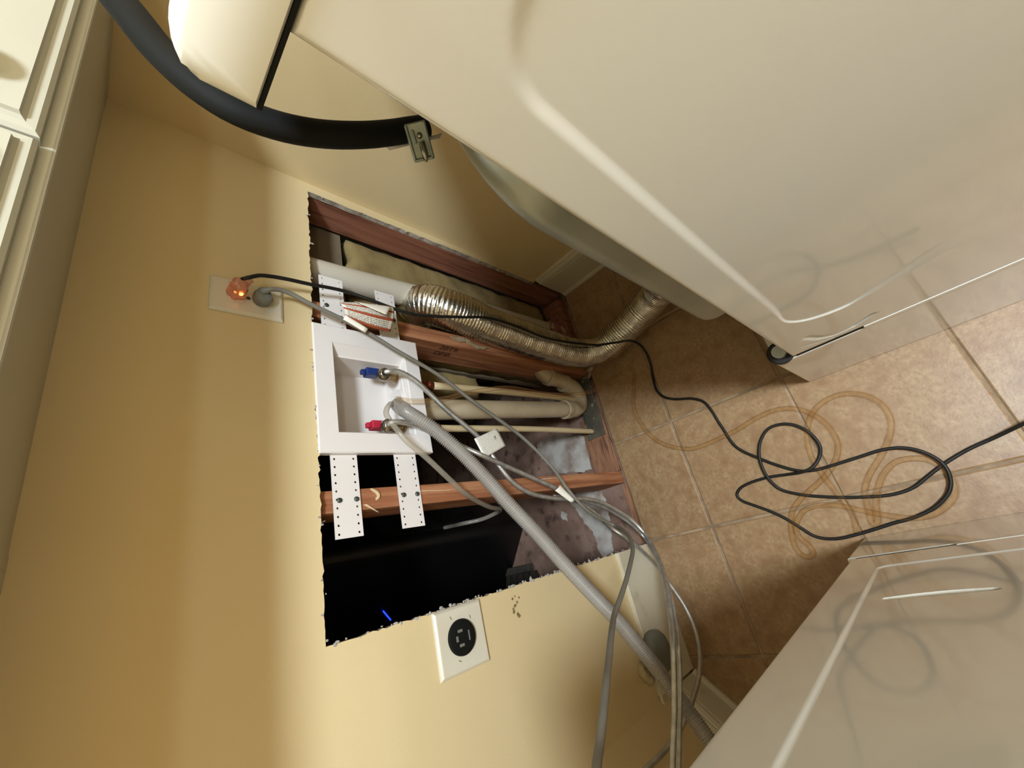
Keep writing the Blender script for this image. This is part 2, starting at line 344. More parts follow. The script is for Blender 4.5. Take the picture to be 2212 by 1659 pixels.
# tiled floor: grout bed with single tiles
bm = B(); box(bm, XL - .1, 0, YF, .004, -.05, -.0035)
floor = struct(obj('floor', bm, M['grout']))
S = .3099; OX = -.6176; OY = -.2054; g = .0030
cache = {}
for i in range(-2, 5):
    for j in range(-1, 10):
        x1, x0 = OX - i * S - g, OX - (i + 1) * S + g
        y1, y0 = OY - j * S - g, OY - (j + 1) * S + g
        x1 = min(x1, -.001); y1 = min(y1, .003); x0 = max(x0, XL)
        if x1 - x0 < .02 or y1 - y0 < .02: continue
        cx, cy = (x0 + x1) / 2, (y0 + y1) / 2
        if (cy - (cx + 1.275)) > .12: continue
        key = (round(x1 - x0, 3), round(y1 - y0, 3))
        if key not in cache:
            hx, hy = (x1 - x0) / 2, (y1 - y0) / 2; bm = B(); e = .003
            lo_ = [bm.verts.new((sx * hx, sy * hy, -.010)) for sx, sy in ((-1, -1), (1, -1), (1, 1), (-1, 1))]
            mi = [bm.verts.new((sx * hx, sy * hy, -.0022)) for sx, sy in ((-1, -1), (1, -1), (1, 1), (-1, 1))]
            up = [bm.verts.new((sx * (hx - e), sy * (hy - e), 0)) for sx, sy in ((-1, -1), (1, -1), (1, 1), (-1, 1))]
            for a, b2 in ((lo_, mi), (mi, up)):
                for k in range(4): bm.faces.new((a[k], a[(k + 1) % 4], b2[(k + 1) % 4], b2[k]))
            bm.faces.new(up); bmesh.ops.recalc_face_normals(bm, faces=bm.faces)
            me = bpy.data.meshes.new('tile'); bm.to_mesh(me); bm.free(); me.materials.append(M['tile']); cache[key] = me
        t = bpy.data.objects.new('tile', cache[key]); COL.objects.link(t); t.parent = floor
        t.location = (cx, cy, random.uniform(-.0006, .0003))
# sub floor beyond the wall line, with pale patches
bm = B(); box(bm, -1.9, .3, .004, 1.4, -.05, -.012); slab = struct(obj('floor_closet', bm, M['slab']))
def patch(pts, z=-.0115):
    bm = B(); P = []
    n = len(pts)
    for i in range(n):
        a, b2 = pts[i], pts[(i + 1) % n]
        for k in range(5):
            t = k / 5; P.append((a[0] + (b2[0] - a[0]) * t + random.uniform(-.004, .004), a[1] + (b2[1] - a[1]) * t + random.uniform(-.004, .004)))
    top = [bm.verts.new((x, y, z)) for x, y in P]
    for t in tessellate_polygon([[Vector((x, y, 0)) for x, y in P]]): bm.faces.new([top[i] for i in t])
    for f in bm.faces:
        f.normal_update()
        if f.normal.z < 0: f.normal_flip()
    o = obj('plaster_patch', bm, M['plaster'], slab, recalc=False)
pw = [(-0.5356,0.1286,-0.012),(-0.5511,0.115,-0.012),(-0.6651,0.1244,-0.012),(-0.6636,0.1571,-0.012),(-0.6446,0.2379,-0.012),(-0.6326,0.2846,-0.012),(-0.5598,0.3321,-0.012),(-0.5015,0.3372,-0.012),(-0.4922,0.2829,-0.012),(-0.5112,0.2052,-0.012)]
patch([(a, b) for a, b, c in pw])
pw = [(-0.7233,0.1795,-0.012),(-0.7286,0.1121,-0.012),(-0.7849,0.1064,-0.012),(-0.8508,0.1165,-0.012),(-0.907,0.1307,-0.012),(-0.935,0.136,-0.012),(-0.9483,0.1882,-0.012),(-0.9113,0.1896,-0.012),(-0.8657,0.1921,-0.012),(-0.8292,0.2192,-0.012),(-0.7956,0.2277,-0.012),(-0.7578,0.2504,-0.012),(-0.73,0.2624,-0.012)]
patch([(a, b) for a, b, c in pw])
pw = [(-0.7695,0.3063,-0.012),(-0.7799,0.2829,-0.012),(-0.8065,0.2882,-0.012),(-0.7966,0.3116,-0.012)]
patch([(a, b) for a, b, c in pw])
pw = [(-0.3367,0.2661,-0.012),(-0.3813,0.1818,-0.012),(-0.4134,0.1696,-0.012),(-0.3822,0.2437,-0.012)]
patch([(a, b) for a, b, c in pw])
# the closet behind the studs, its darkness painted into the walls
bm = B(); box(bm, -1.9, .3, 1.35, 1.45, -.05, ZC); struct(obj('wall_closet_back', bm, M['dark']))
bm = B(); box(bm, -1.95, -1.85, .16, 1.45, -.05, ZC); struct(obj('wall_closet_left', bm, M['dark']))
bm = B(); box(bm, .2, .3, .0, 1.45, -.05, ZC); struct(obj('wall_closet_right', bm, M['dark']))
# backing board closing the right-hand stud bay
bm = B(); box(bm, -.345, .19, .155, .168, .10, 1.3); box(bm, -.3135, -.0225, .098, .110, .832, 1.3); struct(obj('wall_backing', bm, M['kraft']))

# baseboards -------------------------------------------------------------
def baseboard(name, p, q, nrm, h=.176, t=.014):
    # profile extruded along p->q (floor points), nrm = into the room
    prof = [(0, 0), (t + .006, 0), (t + .006, .008), (t + .002, .016), (t, .02), (t, h - .038), (t - .002, h - .034), (t - .002, h - .028), (t + .001, h - .024), (t - .003, h - .014), (t - .006, h - .011), (t - .005, h - .006), (t - .009, h), (0, h)]
    bm = B(); n = Vector((nrm[0], nrm[1], 0)); ends = []
    for e in (p, q): ends.append([bm.verts.new(Vector((e[0], e[1], 0)) + n * a + Vector((0, 0, z))) for a, z in prof])
    k = len(prof)
    for i in range(k): bm.faces.new((ends[0][i], ends[0][(i + 1) % k], ends[1][(i + 1) % k], ends[1][i]))
    bm.faces.new(ends[0]); bm.faces.new(ends[1][::-1])
    return struct(obj(name, bm, M['trim']))
baseboard('baseboard_right', (0, .0), (0, -2.99), (-1, 0), h=.168)
def flatboard(name, p, q, nrm, h, t):
    bm = B(); n = Vector((nrm[0], nrm[1], 0)); prof = [(0, 0), (t, 0), (t, h - .002), (t - .001, h - .0005), (0, h - .002)]; ends = []
    for e in (p, q): ends.append([bm.verts.new(Vector((e[0], e[1], 0)) + n * a + Vector((0, 0, z))) for a, z in prof])
    k = len(prof)
    for i in range(k): bm.faces.new((ends[0][i], ends[0][(i + 1) % k], ends[1][(i + 1) % k], ends[1][i]))
    bm.faces.new(ends[0]); bm.faces.new(ends[1][::-1])
    return struct(obj(name, bm, M['trim']))
bb = flatboard('baseboard_back', (HL + .001, -.0005), (-1.262, -.0005), (0, -1), .188, .012)
baseboard('baseboard_left', (-1.277, -.004), (-1.98, -.707), (d45, -d45), h=.13)

# studs and plates ----------------------------------------------------------
def stud(x0, x1, z0, z1, m, y0=.0130, y1=.102):
    bm = B(); n = 40; rows = []
    for i in range(n + 1):
        z = z0 + (z1 - z0) * i / n; w1 = noise.noise((x0 * 9, 0, z * 7)) * .0012
        rows.append([bm.verts.new((x0 + w1, y0, z)), bm.verts.new((x1 + w1, y0, z)), bm.verts.new((x1 + w1, y1, z)), bm.verts.new((x0 + w1, y1, z))])
    for i in range(n):
        for k in range(4): bm.faces.new((rows[i][k], rows[i][(k + 1) % 4], rows[i + 1][(k + 1) % 4], rows[i + 1][k]))
    bm.faces.new(rows[0][::-1]); bm.faces.new(rows[-1])
    return obj('wall_stud', bm, m, bevel=.0018)
sA = tag(stud(-.022, .016, .028, 1.24, M['wood_red'], .0135, .094), 'dark reddish wooden stud in the room corner at the right edge of the wall cut', 'stud')
sB = stud(-.352, -.314, .003, 1.24, M['wood'], .0160, .104)
tag(sB, 'orange brown wooden stud with a dark grade stamp, beside the silver foil duct', 'stud')
sC = stud(-.744, -.706, -.008, 1.24, M['wood'])
tag(sC, 'orange brown wooden stud crossing the black area left of the white supply box', 'stud')
# ink stamp on stud B
for body, px, py, zz in (('2BTR', 950, 748, 0), ('DFIR', 938, 757, 0)):
    fc = bpy.data.curves.new('grade_stamp', 'FONT'); fc.body = body; fc.size = .026; fc.extrude = .0001; fc.align_x = 'CENTER'
    tmp = bpy.data.objects.new('tmp', fc); COL.objects.link(tmp); bpy.context.view_layer.update()
    dg = bpy.context.evaluated_depsgraph_get(); me = bpy.data.meshes.new_from_object(tmp.evaluated_get(dg)); bpy.data.objects.remove(tmp)
    me.materials.clear(); me.materials.append(M['wood_ink'] if 'wood_ink' in M else M.setdefault('wood_ink', mat('stamp_ink', (66, 34, 22), (104, 62, 42), rough=.9, scale=200)))
    o = bpy.data.objects.new('grade_stamp', me); COL.objects.link(o); o.parent = sB
    y = .040 if body == '2BTR' else .068
    # text right = -z, up = -y on the face x=-.352
    o.matrix_local = Matrix(((0, 0, -1, -.3533), (0, -1, 0, y), (-1, 0, 0, .597 if body == '2BTR' else .60), (0, 0, 0, 1)))
# dried adhesive on stud B
def blob_strip(name, pts, r, m, parent=None, jitter=.4, segs=8, step=.004):
    return tube(name, pts, r, m, parent, step=step, segs=segs, rfn=lambda i, L, t: r * (math.sin(math.pi * min(.97, max(.03, t))) ** .5) * (1 + jitter * noise.noise((L * 90, 3, 1))), jit=lambda i, th, L: .35 * noise.noise((math.cos(th) * 2, math.sin(th) * 2, L * 160)))
blob_strip('dried_adhesive', [(-0.3263,0.014,0.6013),(-0.3278,0.014,0.5822),(-0.3255,0.014,0.5587),(-0.3324,0.014,0.5366),(-0.3402,0.014,0.5174),(-0.3399,0.014,0.4941),(-0.3334,0.014,0.4684)], .0062, M['glue'], sB)
blob_strip('dried_adhesive', [(-0.3312,0.014,0.5979),(-0.3335,0.014,0.5759),(-0.3281,0.014,0.5435)], .004, M['glue'], sB)
# light wood scars on stud C
blob_strip('paint_drip', [(-0.7204,0.0125,0.8056),(-0.7192,0.0125,0.7596),(-0.7214,0.0125,0.6988),(-0.7205,0.0125,0.6687)], .0012, mat('raw_scar', (212, 178, 140), rough=.9), sC, segs=6)
blob_strip('paint_drip', [(-0.708,0.0125,0.86),(-0.7138,0.0125,0.8499),(-0.7226,0.0125,0.8454),(-0.7289,0.0125,0.8515)], .004, mat('scar', (205, 176, 132), (180, 140, 96), rough=.9), sC, segs=6)
blob_strip('paint_drip', [(-0.7143,0.0125,0.4171),(-0.7129,0.0125,0.3713),(-0.7131,0.0125,0.3134)], .0016, mat('scar', (205, 176, 150), rough=.9), sC, segs=6)
bm = B(); box(bm, -.0, 0, 0, 0, 0, 0); bm.clear()
vv = [(-0.7356,0.01,0.8762),(-0.7352,0.01,0.871),(-0.7512,0.01,0.8499)]
bm = B()
vs = [bm.verts.new(p) for p in vv] + [bm.verts.new((p[0], p[1] + .003, p[2])) for p in vv]
bm.faces.new(vs[:3]); bm.faces.new(vs[3:][::-1])
for k in range(3): bm.faces.new((vs[k], vs[(k + 1) % 3], vs[3 + (k + 1) % 3], vs[3 + k]))
obj('wood_splinter', bm, mat('splinter', (226, 196, 158), rough=.9), sC)
# sole plates
bm = B(); box(bm, -.31, -.024, .018, .100, -.011, .0275)
tag(obj('sole_plate', bm, M['wood_red'], bevel=.002), 'dark red wooden sole plate on the floor in the right corner stud bay', 'timber')
bm = B(); box(bm, -.7035, -.50, .012, .108, -.011, .0)
tag(obj('sole_plate', bm, M['plate_wood'], bevel=.002), 'worn brown wooden sole plate between the pale patch and tile edge', 'timber')
bm = B()
box(bm, -.93, -.75, .008, .026, -.012, -.004); tag(obj('wood_strip', bm, M['plate_wood']), 'thin worn wooden strip along tile edge left of the middle stud', 'timber')
# steel guard plate
bm = B(); vs = []
cpl = [(-.575, .018), (-.575, .092), (-.36, .070), (-.34, .012)]
q1 = [bm.verts.new((x, y, .004)) for x, y in cpl]; q2 = [bm.verts.new((x, y, .0075)) for x, y in cpl]
bm.faces.new(q1); bm.faces.new(q2[::-1])
for k in range(4): bm.faces.new((q1[k], q1[(k + 1) % 4], q2[(k + 1) % 4], q2[k]))
tag(obj('steel_guard_plate', bm, M['flash'], bevel=.0008), 'dark grey stained metal plate on the floor at the foot of the drain pipe', 'metal plate')
# grime/rubble by the stud bottom
bm = B()
for (px, x, y, s) in ((0, -.33, -.01, .02), (0, -.30, .004, .014), (0, -.355, .006, .012), (0, -.315, -.028, .011)):
    bmesh.ops.create_icosphere(bm, subdivisions=2, radius=s, matrix=Matrix.Translation((x, y, .004)) @ Matrix.Rotation(random.random() * 3, 4, 'Z') @ Matrix.Diagonal((1.5, .8, .5, 1)))
for v in bm.verts: v.co += Vector((noise.noise(v.co * 90), noise.noise(v.co * 90 + Vector((5, 0, 0))), 0)) * .006
tag(obj('plaster_debris', bm, M['glue']), 'crumbled pale debris on the tile edge under the foil duct', 'debris')

# insulation ------------------------------------------------------------------
bm = B()
def batt(bm, x0, x1, y0, y1, z0, z1, sl=0):
    nx, nz = 22, 60
    def fr(a, b2):
        x = x0 + (x1 - x0) * a; z = z0 + (z1 - z0) * b2
        e = min(a, 1 - a, b2 * 3, (1 - b2) * 3); rd = .010 * (1 - min(1, e / .06)) ** 2
        x += .006 * noise.noise((3, z * 20, 1)) ; z += .02 * noise.noise((x * 20, 7, 1)) * (1 if b2 < .1 or b2 > .9 else 0) + sl * a * (1 if b2 < .5 else 0) * (1 - b2 * 2)
        return (x, y0 + rd + .003 * noise.noise((x * 18, z * 12, 4)) + .003 * noise.noise((x * 60, z * 45, 4)), z)
    us = rng(0, 1, nx); vs_ = rng(0, 1, nz); V = grid_surface(bm, us, vs_, fr)
    loop = [V[i][0] for i in range(nx)] + [V[-1][j] for j in range(1, nz)] + [V[i][-1] for i in range(nx - 2, -1, -1)] + [V[0][j] for j in range(nz - 2, 0, -1)]
    K = [bm.verts.new((v.co.x, y1, v.co.z)) for v in loop]; n = len(loop)
    for i in range(n): bm.faces.new((loop[i], K[i], K[(i + 1) % n], loop[(i + 1) % n]))
    bm.faces.new(K)
batt(bm, -.340, -.0235, .092, .152, .075, .815, -.03)
tag(obj('insulation_batt', bm, M['batt'], smooth=True), 'yellow brown fibrous insulation batt behind the pipe in the corner stud bay', 'insulation')
bm = B(); batt(bm, -.42, -.352, .150, .28, .40, 1.2, 0)
tag(obj('insulation_batt', bm, M['batt'], smooth=True), 'shadowed insulation batt showing just left of the stamped stud', 'insulation')

# pipes in the wall -------------------------------------------------------------
t = empty('vent_pipe')
tag(t, 'large off white plastic pipe running down behind the foil duct', 'pipe')
tube('pipe_run', [(-.203, .058, 1.2), (-.203, .058, .9), (-.178, .058, .5), (-.165, .06, .12)], .031, M['pvc_white'], t, step=.03, segs=24)
bm = B(); lathe(bm, (-.165, .06, .028), (0, 0, 1), [(.034, 0), (.038, .004), (.038, .06), (.034, .064)], 24); obj('pipe_collar', bm, M['pink'], t, smooth=True)
dp = empty('drain_pipe')
tag(dp, 'wide cream drain pipe with a curved trap at the floor, under the supply box', 'pipe')
pt0 = (-.522, .060, .72); pt1 = (-.478, .060, .128)
tube('pipe_run', [pt0, (-.500, .06, .42), pt1], .0255, M['pvc'], dp, step=.03, segs=28)
ax = (Vector(pt1) - Vector(pt0)).normalized()
bm = B(); lathe(bm, Vector(pt1) - ax * .012, ax, [(.0262, 0), (.0315, .001), (.0315, .026), (.029, .028)], 28); obj('pipe_coupling', bm, M['pvc'], dp, smooth=False)
tube('trap_bend', [Vector(pt1) + ax * .008, (-.472, .060, .075), (-.455, .058, .046), (-.425, .055, .040), (-.398, .052, .058), (-.388, .050, .092)], .0275, M['pvc'], dp, step=.006, segs=26)
tube('trap_arm', [(-.390, .050, .085), (-.376, .050, .128), (-.372, .052, .165), (-.357, .060, .195), (-.335, .068, .205)], .0245, M['pvc'], dp, step=.006, segs=26)
bm = B(); lathe(bm, (-.346, .0635, .2005), Vector((.9, .25, .35)), [(.0249, -.006), (.0253, 0), (.0253, .010), (.0249, .012)], 26); obj('primer_stain', bm, M['pink'], dp, smooth=True)
bm = B(); lathe(bm, (-.386, .050, .098), Vector((.14, 0, 1)), [(.026, 0), (.0305, .001), (.0305, .018), (.026, .019)], 26); obj('pipe_coupling', bm, M['pvc'], dp)
bm = B(); lathe(bm, (-.371, .053, .168), Vector((.3, .1, 1)), [(.026, 0), (.029, .001), (.029, .018), (.026, .019)], 26); obj('pipe_coupling', bm, M['pvc'], dp)
for (nm, p0, p1, r, lab) in (('supply_pipe', (-.455, .055, .655), (-.437, .058, .012), .0095, 'thin yellow cream supply pipe running above the wide drain pipe'), ('supply_pipe', (-.567, .055, .655), (-.552, .058, .012), .0085, 'thin pinkish cream supply pipe running below the wide drain pipe')):
    t = empty(nm); tag(t, lab, 'pipe')
    tube('pipe_run', [p0, ((p0[0] + p1[0]) / 2 + .003, p0[1], .33), p1], r, M['cpvc'], t, step=.03, segs=16)
    bm = B(); a = (Vector(p0) - Vector(p1)).normalized(); lathe(bm, Vector(p0) - a * .002, a, [(r, 0), (r + .0028, .002), (r + .0028, .014), (r, .016), (r, .026), (r + .002, .028), (r + .002, .052), (r * .8, .054), (r * .8, .08)], 18); obj('copper_fitting', bm, M['copper'], t, smooth=False, bevel=.0005)
# dark ring on the slab
c = (-0.0964,0.4909,-0.01)
bm = B(); bmesh.ops.create_circle
R1 = []
for k in range(36):
    th = k * 6.2832 / 36; R1.append(Vector((c[0] + .055 * math.cos(th), c[1] + .10 * math.sin(th), -.008)))
R1.append(R1[0]); tag(tube('rubber_ring', R1, .006, M['black_dull'], step=.01, segs=8), 'dark ring lying on the slab behind the studs', 'ring')

# supply box -----------------------------------------------------------------------
sb = empty('supply_box')
tag(sb, 'white plastic washing machine outlet box mounted between the studs', 'outlet box')
fx0, fx1, fz0, fz1 = -.6445, -.3795, .722, .953
ox0, ox1, oz0, oz1 = -.6065, -.4175, .757, .917
yo = -.0035; dpth = .088
bm = B()
O = [(fx0, fz0), (fx1, fz0), (fx1, fz1), (fx0, fz1)]; I = [(ox0, oz0), (ox1, oz0), (ox1, oz1), (ox0, oz1)]
I2 = [(ox0 + .004, oz0 + .002), (ox1 - .018, oz0 + .004), (ox1 - .018, oz1 - .006), (ox0 + .004, oz1 - .006)]
I3 = [(ox0 + .008, oz0 + .003), (ox1 - .022, oz0 + .006), (ox1 - .022, oz1 - .008), (ox0 + .008, oz1 - .008)]
def loopv(pts, y): return [bm.verts.new((a, y, b)) for a, b in pts]
def rl(pts, d): return [(pts[0][0] + d, pts[0][1] + d), (pts[1][0] - d, pts[1][1] + d), (pts[2][0] - d, pts[2][1] - d), (pts[3][0] + d, pts[3][1] - d)]
L0 = loopv(O, .012); L1 = loopv(O, yo + .002); L2 = loopv(rl(O, .002), yo); L3 = loopv(I, yo); L3b = loopv(rl(I, .0015), yo + .002); L4 = loopv(I2, .014); L5 = loopv(I3, .0150); L6 = loopv(I3, dpth)
for a, b2 in ((L0, L1), (L1, L2), (L2, L3), (L3, L3b), (L3b, L4), (L4, L5), (L5, L6)):
    for k in range(4): bm.faces.new((a[k], a[(k + 1) % 4], b2[(k + 1) % 4], b2[k]))
bm.faces.new(L6)
Ko = loopv([(ox0 - .003, oz0 - .003), (ox1 + .003, oz0 - .003), (ox1 + .003, oz1 + .003), (ox0 - .003, oz1 + .003)], .012); Kb = loopv([(ox0 - .003, oz0 - .003), (ox1 + .003, oz0 - .003), (ox1 + .003, oz1 + .003), (ox0 - .003, oz1 + .003)], dpth + .003)
for a, b2 in ((L0, Ko), (Ko, Kb)):
    for k in range(4): bm.faces.new((a[k], a[(k + 1) % 4], b2[(k + 1) % 4], b2[k]))
bm.faces.new(Kb)
obj('box_body', bm, M['white'], sb)
# knock-out rings on the inner floor of the box
bm = B()
for r in (.024, .018, .012):
    lathe(bm, (-.475, .046, oz0 + .004), (0, 0, 1), [(r, 0), (r, .0016), (r - .002, .0024), (r - .004, .0008)], 28)
obj('knockout_ring', bm, M['white'], sb, smooth=False)
bm = B(); lathe(bm, (-.512, .034, oz0 + .002), (0, 0, 1), [(.022, 0), (.022, .006), (.019, .008)], 28); obj('drain_opening', bm, M['white'], sb)
# mounting ears, perforated
def ear(x0, x1, za, zb, pitch=.0143, sk=0):
    bm = B(); wd = zb - za; n = int(round((x1 - x0) / pitch)); px = (x1 - x0) / n; hr = .0021
    def cell(cx, cz, hx, hz, hole):
        o = [(cx + a * hx, cz + b2 * hz) for a, b2 in ((1, 0), (1, 1), (0, 1), (-1, 1), (-1, 0), (-1, -1), (0, -1), (1, -1))]
        V = [bm.verts.new((a, 0, b2)) for a, b2 in o]
        if hole:
            Hh = [bm.verts.new((cx + hr * math.cos(k * math.pi / 4), 0, cz + hr * math.sin(k * math.pi / 4))) for k in range(8)]
            for k in range(8): bm.faces.new((V[k], V[(k + 1) % 8], Hh[(k + 1) % 8], Hh[k]))
        else: bm.faces.new(V)
    for i in range(n):
        cx = x0 + px * (i + .5); h1 = wd * .14
        cell(cx, za + h1, px / 2, h1, True); cell(cx, (za + zb) / 2, px / 2, wd / 2 - 2 * h1, False); cell(cx, zb - h1, px / 2, h1, True)
    bmesh.ops.remove_doubles(bm, verts=bm.verts, dist=1e-5)
    ext = bmesh.ops.extrude_face_region(bm, geom=list(bm.faces)); bmesh.ops.translate(bm, verts=[v for v in ext['geom'] if isinstance(v, bmesh.types.BMVert)], vec=(0, .0018, 0))
    o = obj('mounting_ear', bm, M['white'], sb); return o
e1 = ear(-.788, -.645, .882, .930); e2 = ear(-.786, -.645, .759, .807)
e3 = ear(-.3795, -.249, .880, .930); e4 = ear(-.3795, -.249, .756, .804)
for e in (e1, e2, e3, e4): e.location.y = .0085
bm = B()
for (px, py) in ((733, 1080), (771, 1077), (872, 1069), (901, 1066)):
    p = {733: (-0.7251,0.008,0.9197), 771: (-0.7252,0.008,0.8897), 872: (-0.7249,0.008,0.7969), 901: (-0.7252,0.008,0.7675)}[px]
    lathe(bm, (p[0], .0086, p[2]), (0, -1, 0), [(.0042, 0), (.0046, .001), (.0040, .0028), (.0015, .0034)], 14)
for p in ((-0.3241,0.008,0.9182), (-0.3219,0.008,0.7644)):
    lathe(bm, (p[0], .0086, p[2]), (0, -1, 0), [(.0042, 0), (.0046, .001), (.0040, .0028), (.0015, .0034)], 14)
nl = obj('nail_head', bm, M['tab_nail'], sb, smooth=True); nl['kind'] = 'stuff'
# valves
def valve(x, m, name, lab, nc):
    t = empty(name); tag(t, lab, 'valve')
    zb = oz0 + .004
    bm = B(); lathe(bm, (x, .034, zb), (0, 0, 1), [(.013, 0), (.013, .004), (.0095, .005), (.0095, .016), (.012, .017), (.012, .036), (.008, .040), (.006, .052)], 18); obj('valve_body', bm, M['brass'], t, smooth=False, bevel=.0008)
    bm = B(); lathe(bm, Vector(nc) + Vector((.25, .9, -.20)) * .024, (-.25, -.9, .20), [(.0100, 0), (.0100, .012), (.0128, .013), (.0138, .016), (.0138, .028), (.0120, .032), (.008, .035)], 16); obj('hose_nut', bm, M['chrome'], t, bevel=.0008)
    bm = B(); h0 = zb + .046
    box(bm, x - .0085, x + .0085, .022, .043, h0, h0 + .030)
    box(bm, x - .0055, x + .0055, .027, .038, h0 + .030, h0 + .039)
    obj('handle', bm, m, t, bevel=.0022)
    return t
valve(-.456, M['blue'], 'shutoff_valve', 'blue handled shutoff valve in the upper half of the white box', (-0.4759,-0.004,0.8145))
valve(-.576, M['red'], 'shutoff_valve', 'red handled shutoff valve in the lower half of the white box', (-0.5902,-0.004,0.8192))

# outlet plates -----------------------------------------------------------------------
def plate(bm, cx, cz, w_, h_, y=0, th=.006, rad=.004):
    def ring(d, yy):
        return [bm.verts.new((cx + sx * (w_ / 2 - d), yy, cz + sz * (h_ / 2 - d))) for sx, sz in ((-1, -1), (1, -1), (1, 1), (-1, 1))]
    R_ = [ring(0, y), ring(0, y - .002), ring(.0015, y - .004), ring(.005, y - th)]
    for a, b2 in zip(R_, R_[1:]):
        for k in range(4): bm.faces.new((a[k], a[(k + 1) % 4], b2[(k + 1) % 4], b2[k]))
    bm.faces.new(R_[-1]); bm.faces.new(R_[0][::-1])
ot = empty('wall_outlet'); tag(ot, 'cream duplex outlet with two plugs in it, high on the wall', 'outlet')
bm = B(); plate(bm, -.3604, 1.0608, .070, .114, -.0002); obj('cover_plate', bm, M['plate'], ot, bevel=.001)
for dz, nm in ((.0195, 0), (-.0195, 1)):
    bm = B(); n = 20; pts = []
    for k in range(n):
        th = k * 6.2832 / n; x = .0172 * math.cos(th); z = .0172 * math.sin(th); z = max(-.0142, min(.0142, z)); pts.append((x, z))
    a = [bm.verts.new((-.3604 + x, -.0050, 1.0608 + dz + z)) for x, z in pts]; b2 = [bm.verts.new((-.3604 + x, -.0078, 1.0608 + dz + z)) for x, z in pts]
    bm.faces.new(a); bm.faces.new(b2[::-1])
    for k in range(n): bm.faces.new((a[k], a[(k + 1) % n], b2[(k + 1) % n], b2[k]))
    obj('receptacle', bm, M['plate'], ot, bevel=.0006)
bm = B(); lathe(bm, (-.3604, -.0055, 1.0608), (0, -1, 0), [(.003, 0), (.0034, .001), (.0015, .0016)], 12); obj('plate_screw', bm, M['tab_nail'], ot)
# dryer receptacle
dr = empty('dryer_outlet'); tag(dr, 'square cream wall plate with a round black dryer receptacle, left of the cut', 'outlet')
bm = B(); plate(bm, -.9865, .7254, .104, .108, -.0002, .007); obj('cover_plate', bm, M['plate'], dr, bevel=.0015)
cx, cz = (-0.9849,-0.012,0.7288)[0], (-0.9849,-0.012,0.7288)[2]
bm = B(); lathe(bm, (cx, -.006, cz), (0, -1, 0), [(.0285, 0), (.0285, .005), (.027, .0075), (.020, .0085)], 36); obj('receptacle', bm, M['black_dull'], dr, smooth=False)
bm = B()
for (dx, dz, w_, h_) in ((.011, .006, .0022, .010), (-.011, .006, .0022, .010), (0, -.012, .008, .0024), (0, .014, .0044, .0044)):
    box(bm, cx + dx - w_, cx + dx + w_, -.0152, -.013, cz + dz - h_ / 2, cz + dz + h_ / 2)
obj('receptacle_slot', bm, M['grey_rubber'], dr)
for (dx, dz, an) in ((.034, .016, .5), (-.034, .010, 1.0), (.026, -.026, .2)):
    bm = B(); c = Vector((cx + dx, -.0074, cz + dz)); a = Vector((math.cos(an), 0, math.sin(an))); obox(bm, c, a, Vector((0, 1, 0)), a.cross(Vector((0, 1, 0))), .003, .0003, .0006)
    obj('rub_mark', bm, M['stain'], dr)

# ------------------------------------------------------------------ kitchen-style upper cabinets
CZ = 1.277; CF = -.300
def door(x0, x1, z0, z1, yf, par, knobx=None):
    bm = B(); th = .019
    prof = [(0, 0), (0, -.009), (.003, -.012), (.009, -.0125), (.012, -.0155), (.013, -.019), (.060, -.019), (.064, -.0165), (.070, -.013), (.072, -.013), (.10, -.017)]
    rings = [[bm.verts.new((x, yf + yy, z)) for x, z in ((x0 + d, z0 + d), (x1 - d, z0 + d), (x1 - d, z1 - d), (x0 + d, z1 - d))] for d, yy in prof]
    for a, b2 in zip(rings, rings[1:]):
        for k in range(4): bm.faces.new((a[k], a[(k + 1) % 4], b2[(k + 1) % 4], b2[k]))
    bm.faces.new(rings[-1]); bm.faces.new(rings[0][::-1])
    o = obj('door', bm, M['cabinet'], par)
    if knobx is not None:
        bm = B(); lathe(bm, (knobx, yf - .018, z0 + .05), (0, -1, 0), [(.006, 0), (.006, .012), (.015, .016), (.016, .022), (.010, .027)], 20); obj('knob', bm, M['enamel_cap'], o, smooth=True)
def cabinet(x0, x1, lab, split):
    t = empty('wall_cabinet'); tag(t, lab, 'cabinet', None)
    bm = B()
    box(bm, x0, x1, CF + .02, -.0005, CZ + .012, CZ + .75)       # carcass
    box(bm, x0, x0 + .018, CF + .02, -.0005, CZ, CZ + .012); box(bm, x1 - .018, x1, CF + .02, -.0005, CZ, CZ + .012)
    obj('carcass', bm, M['cabinet'], t)
    bm = B(); box(bm, x0 + .018, x1 - .018, CF + .02, -.0005, CZ + .001, CZ + .0118); obj('bottom_panel', bm, M['cabinet'], t)
    bm = B(); box(bm, x0, x1, CF, CF + .0199, CZ, CZ + .75); obj('face_frame', bm, M['cabinet'], t, bevel=.003)
    door(x0 + .012, split - .0015, CZ + .010, CZ + .73, CF - .0003, t, split - .05)
    door(split + .0015, x1 - .012, CZ + .010, CZ + .73, CF - .0003, t, split + .05)
    return t
cabinet(-.775, -.004, 'cream upper cabinet in the room corner above the dryer, with profiled doors', -.468)
cabinet(-1.262, -.7754, 'cream upper cabinet at the left, next to the corner cabinet', -1.02)

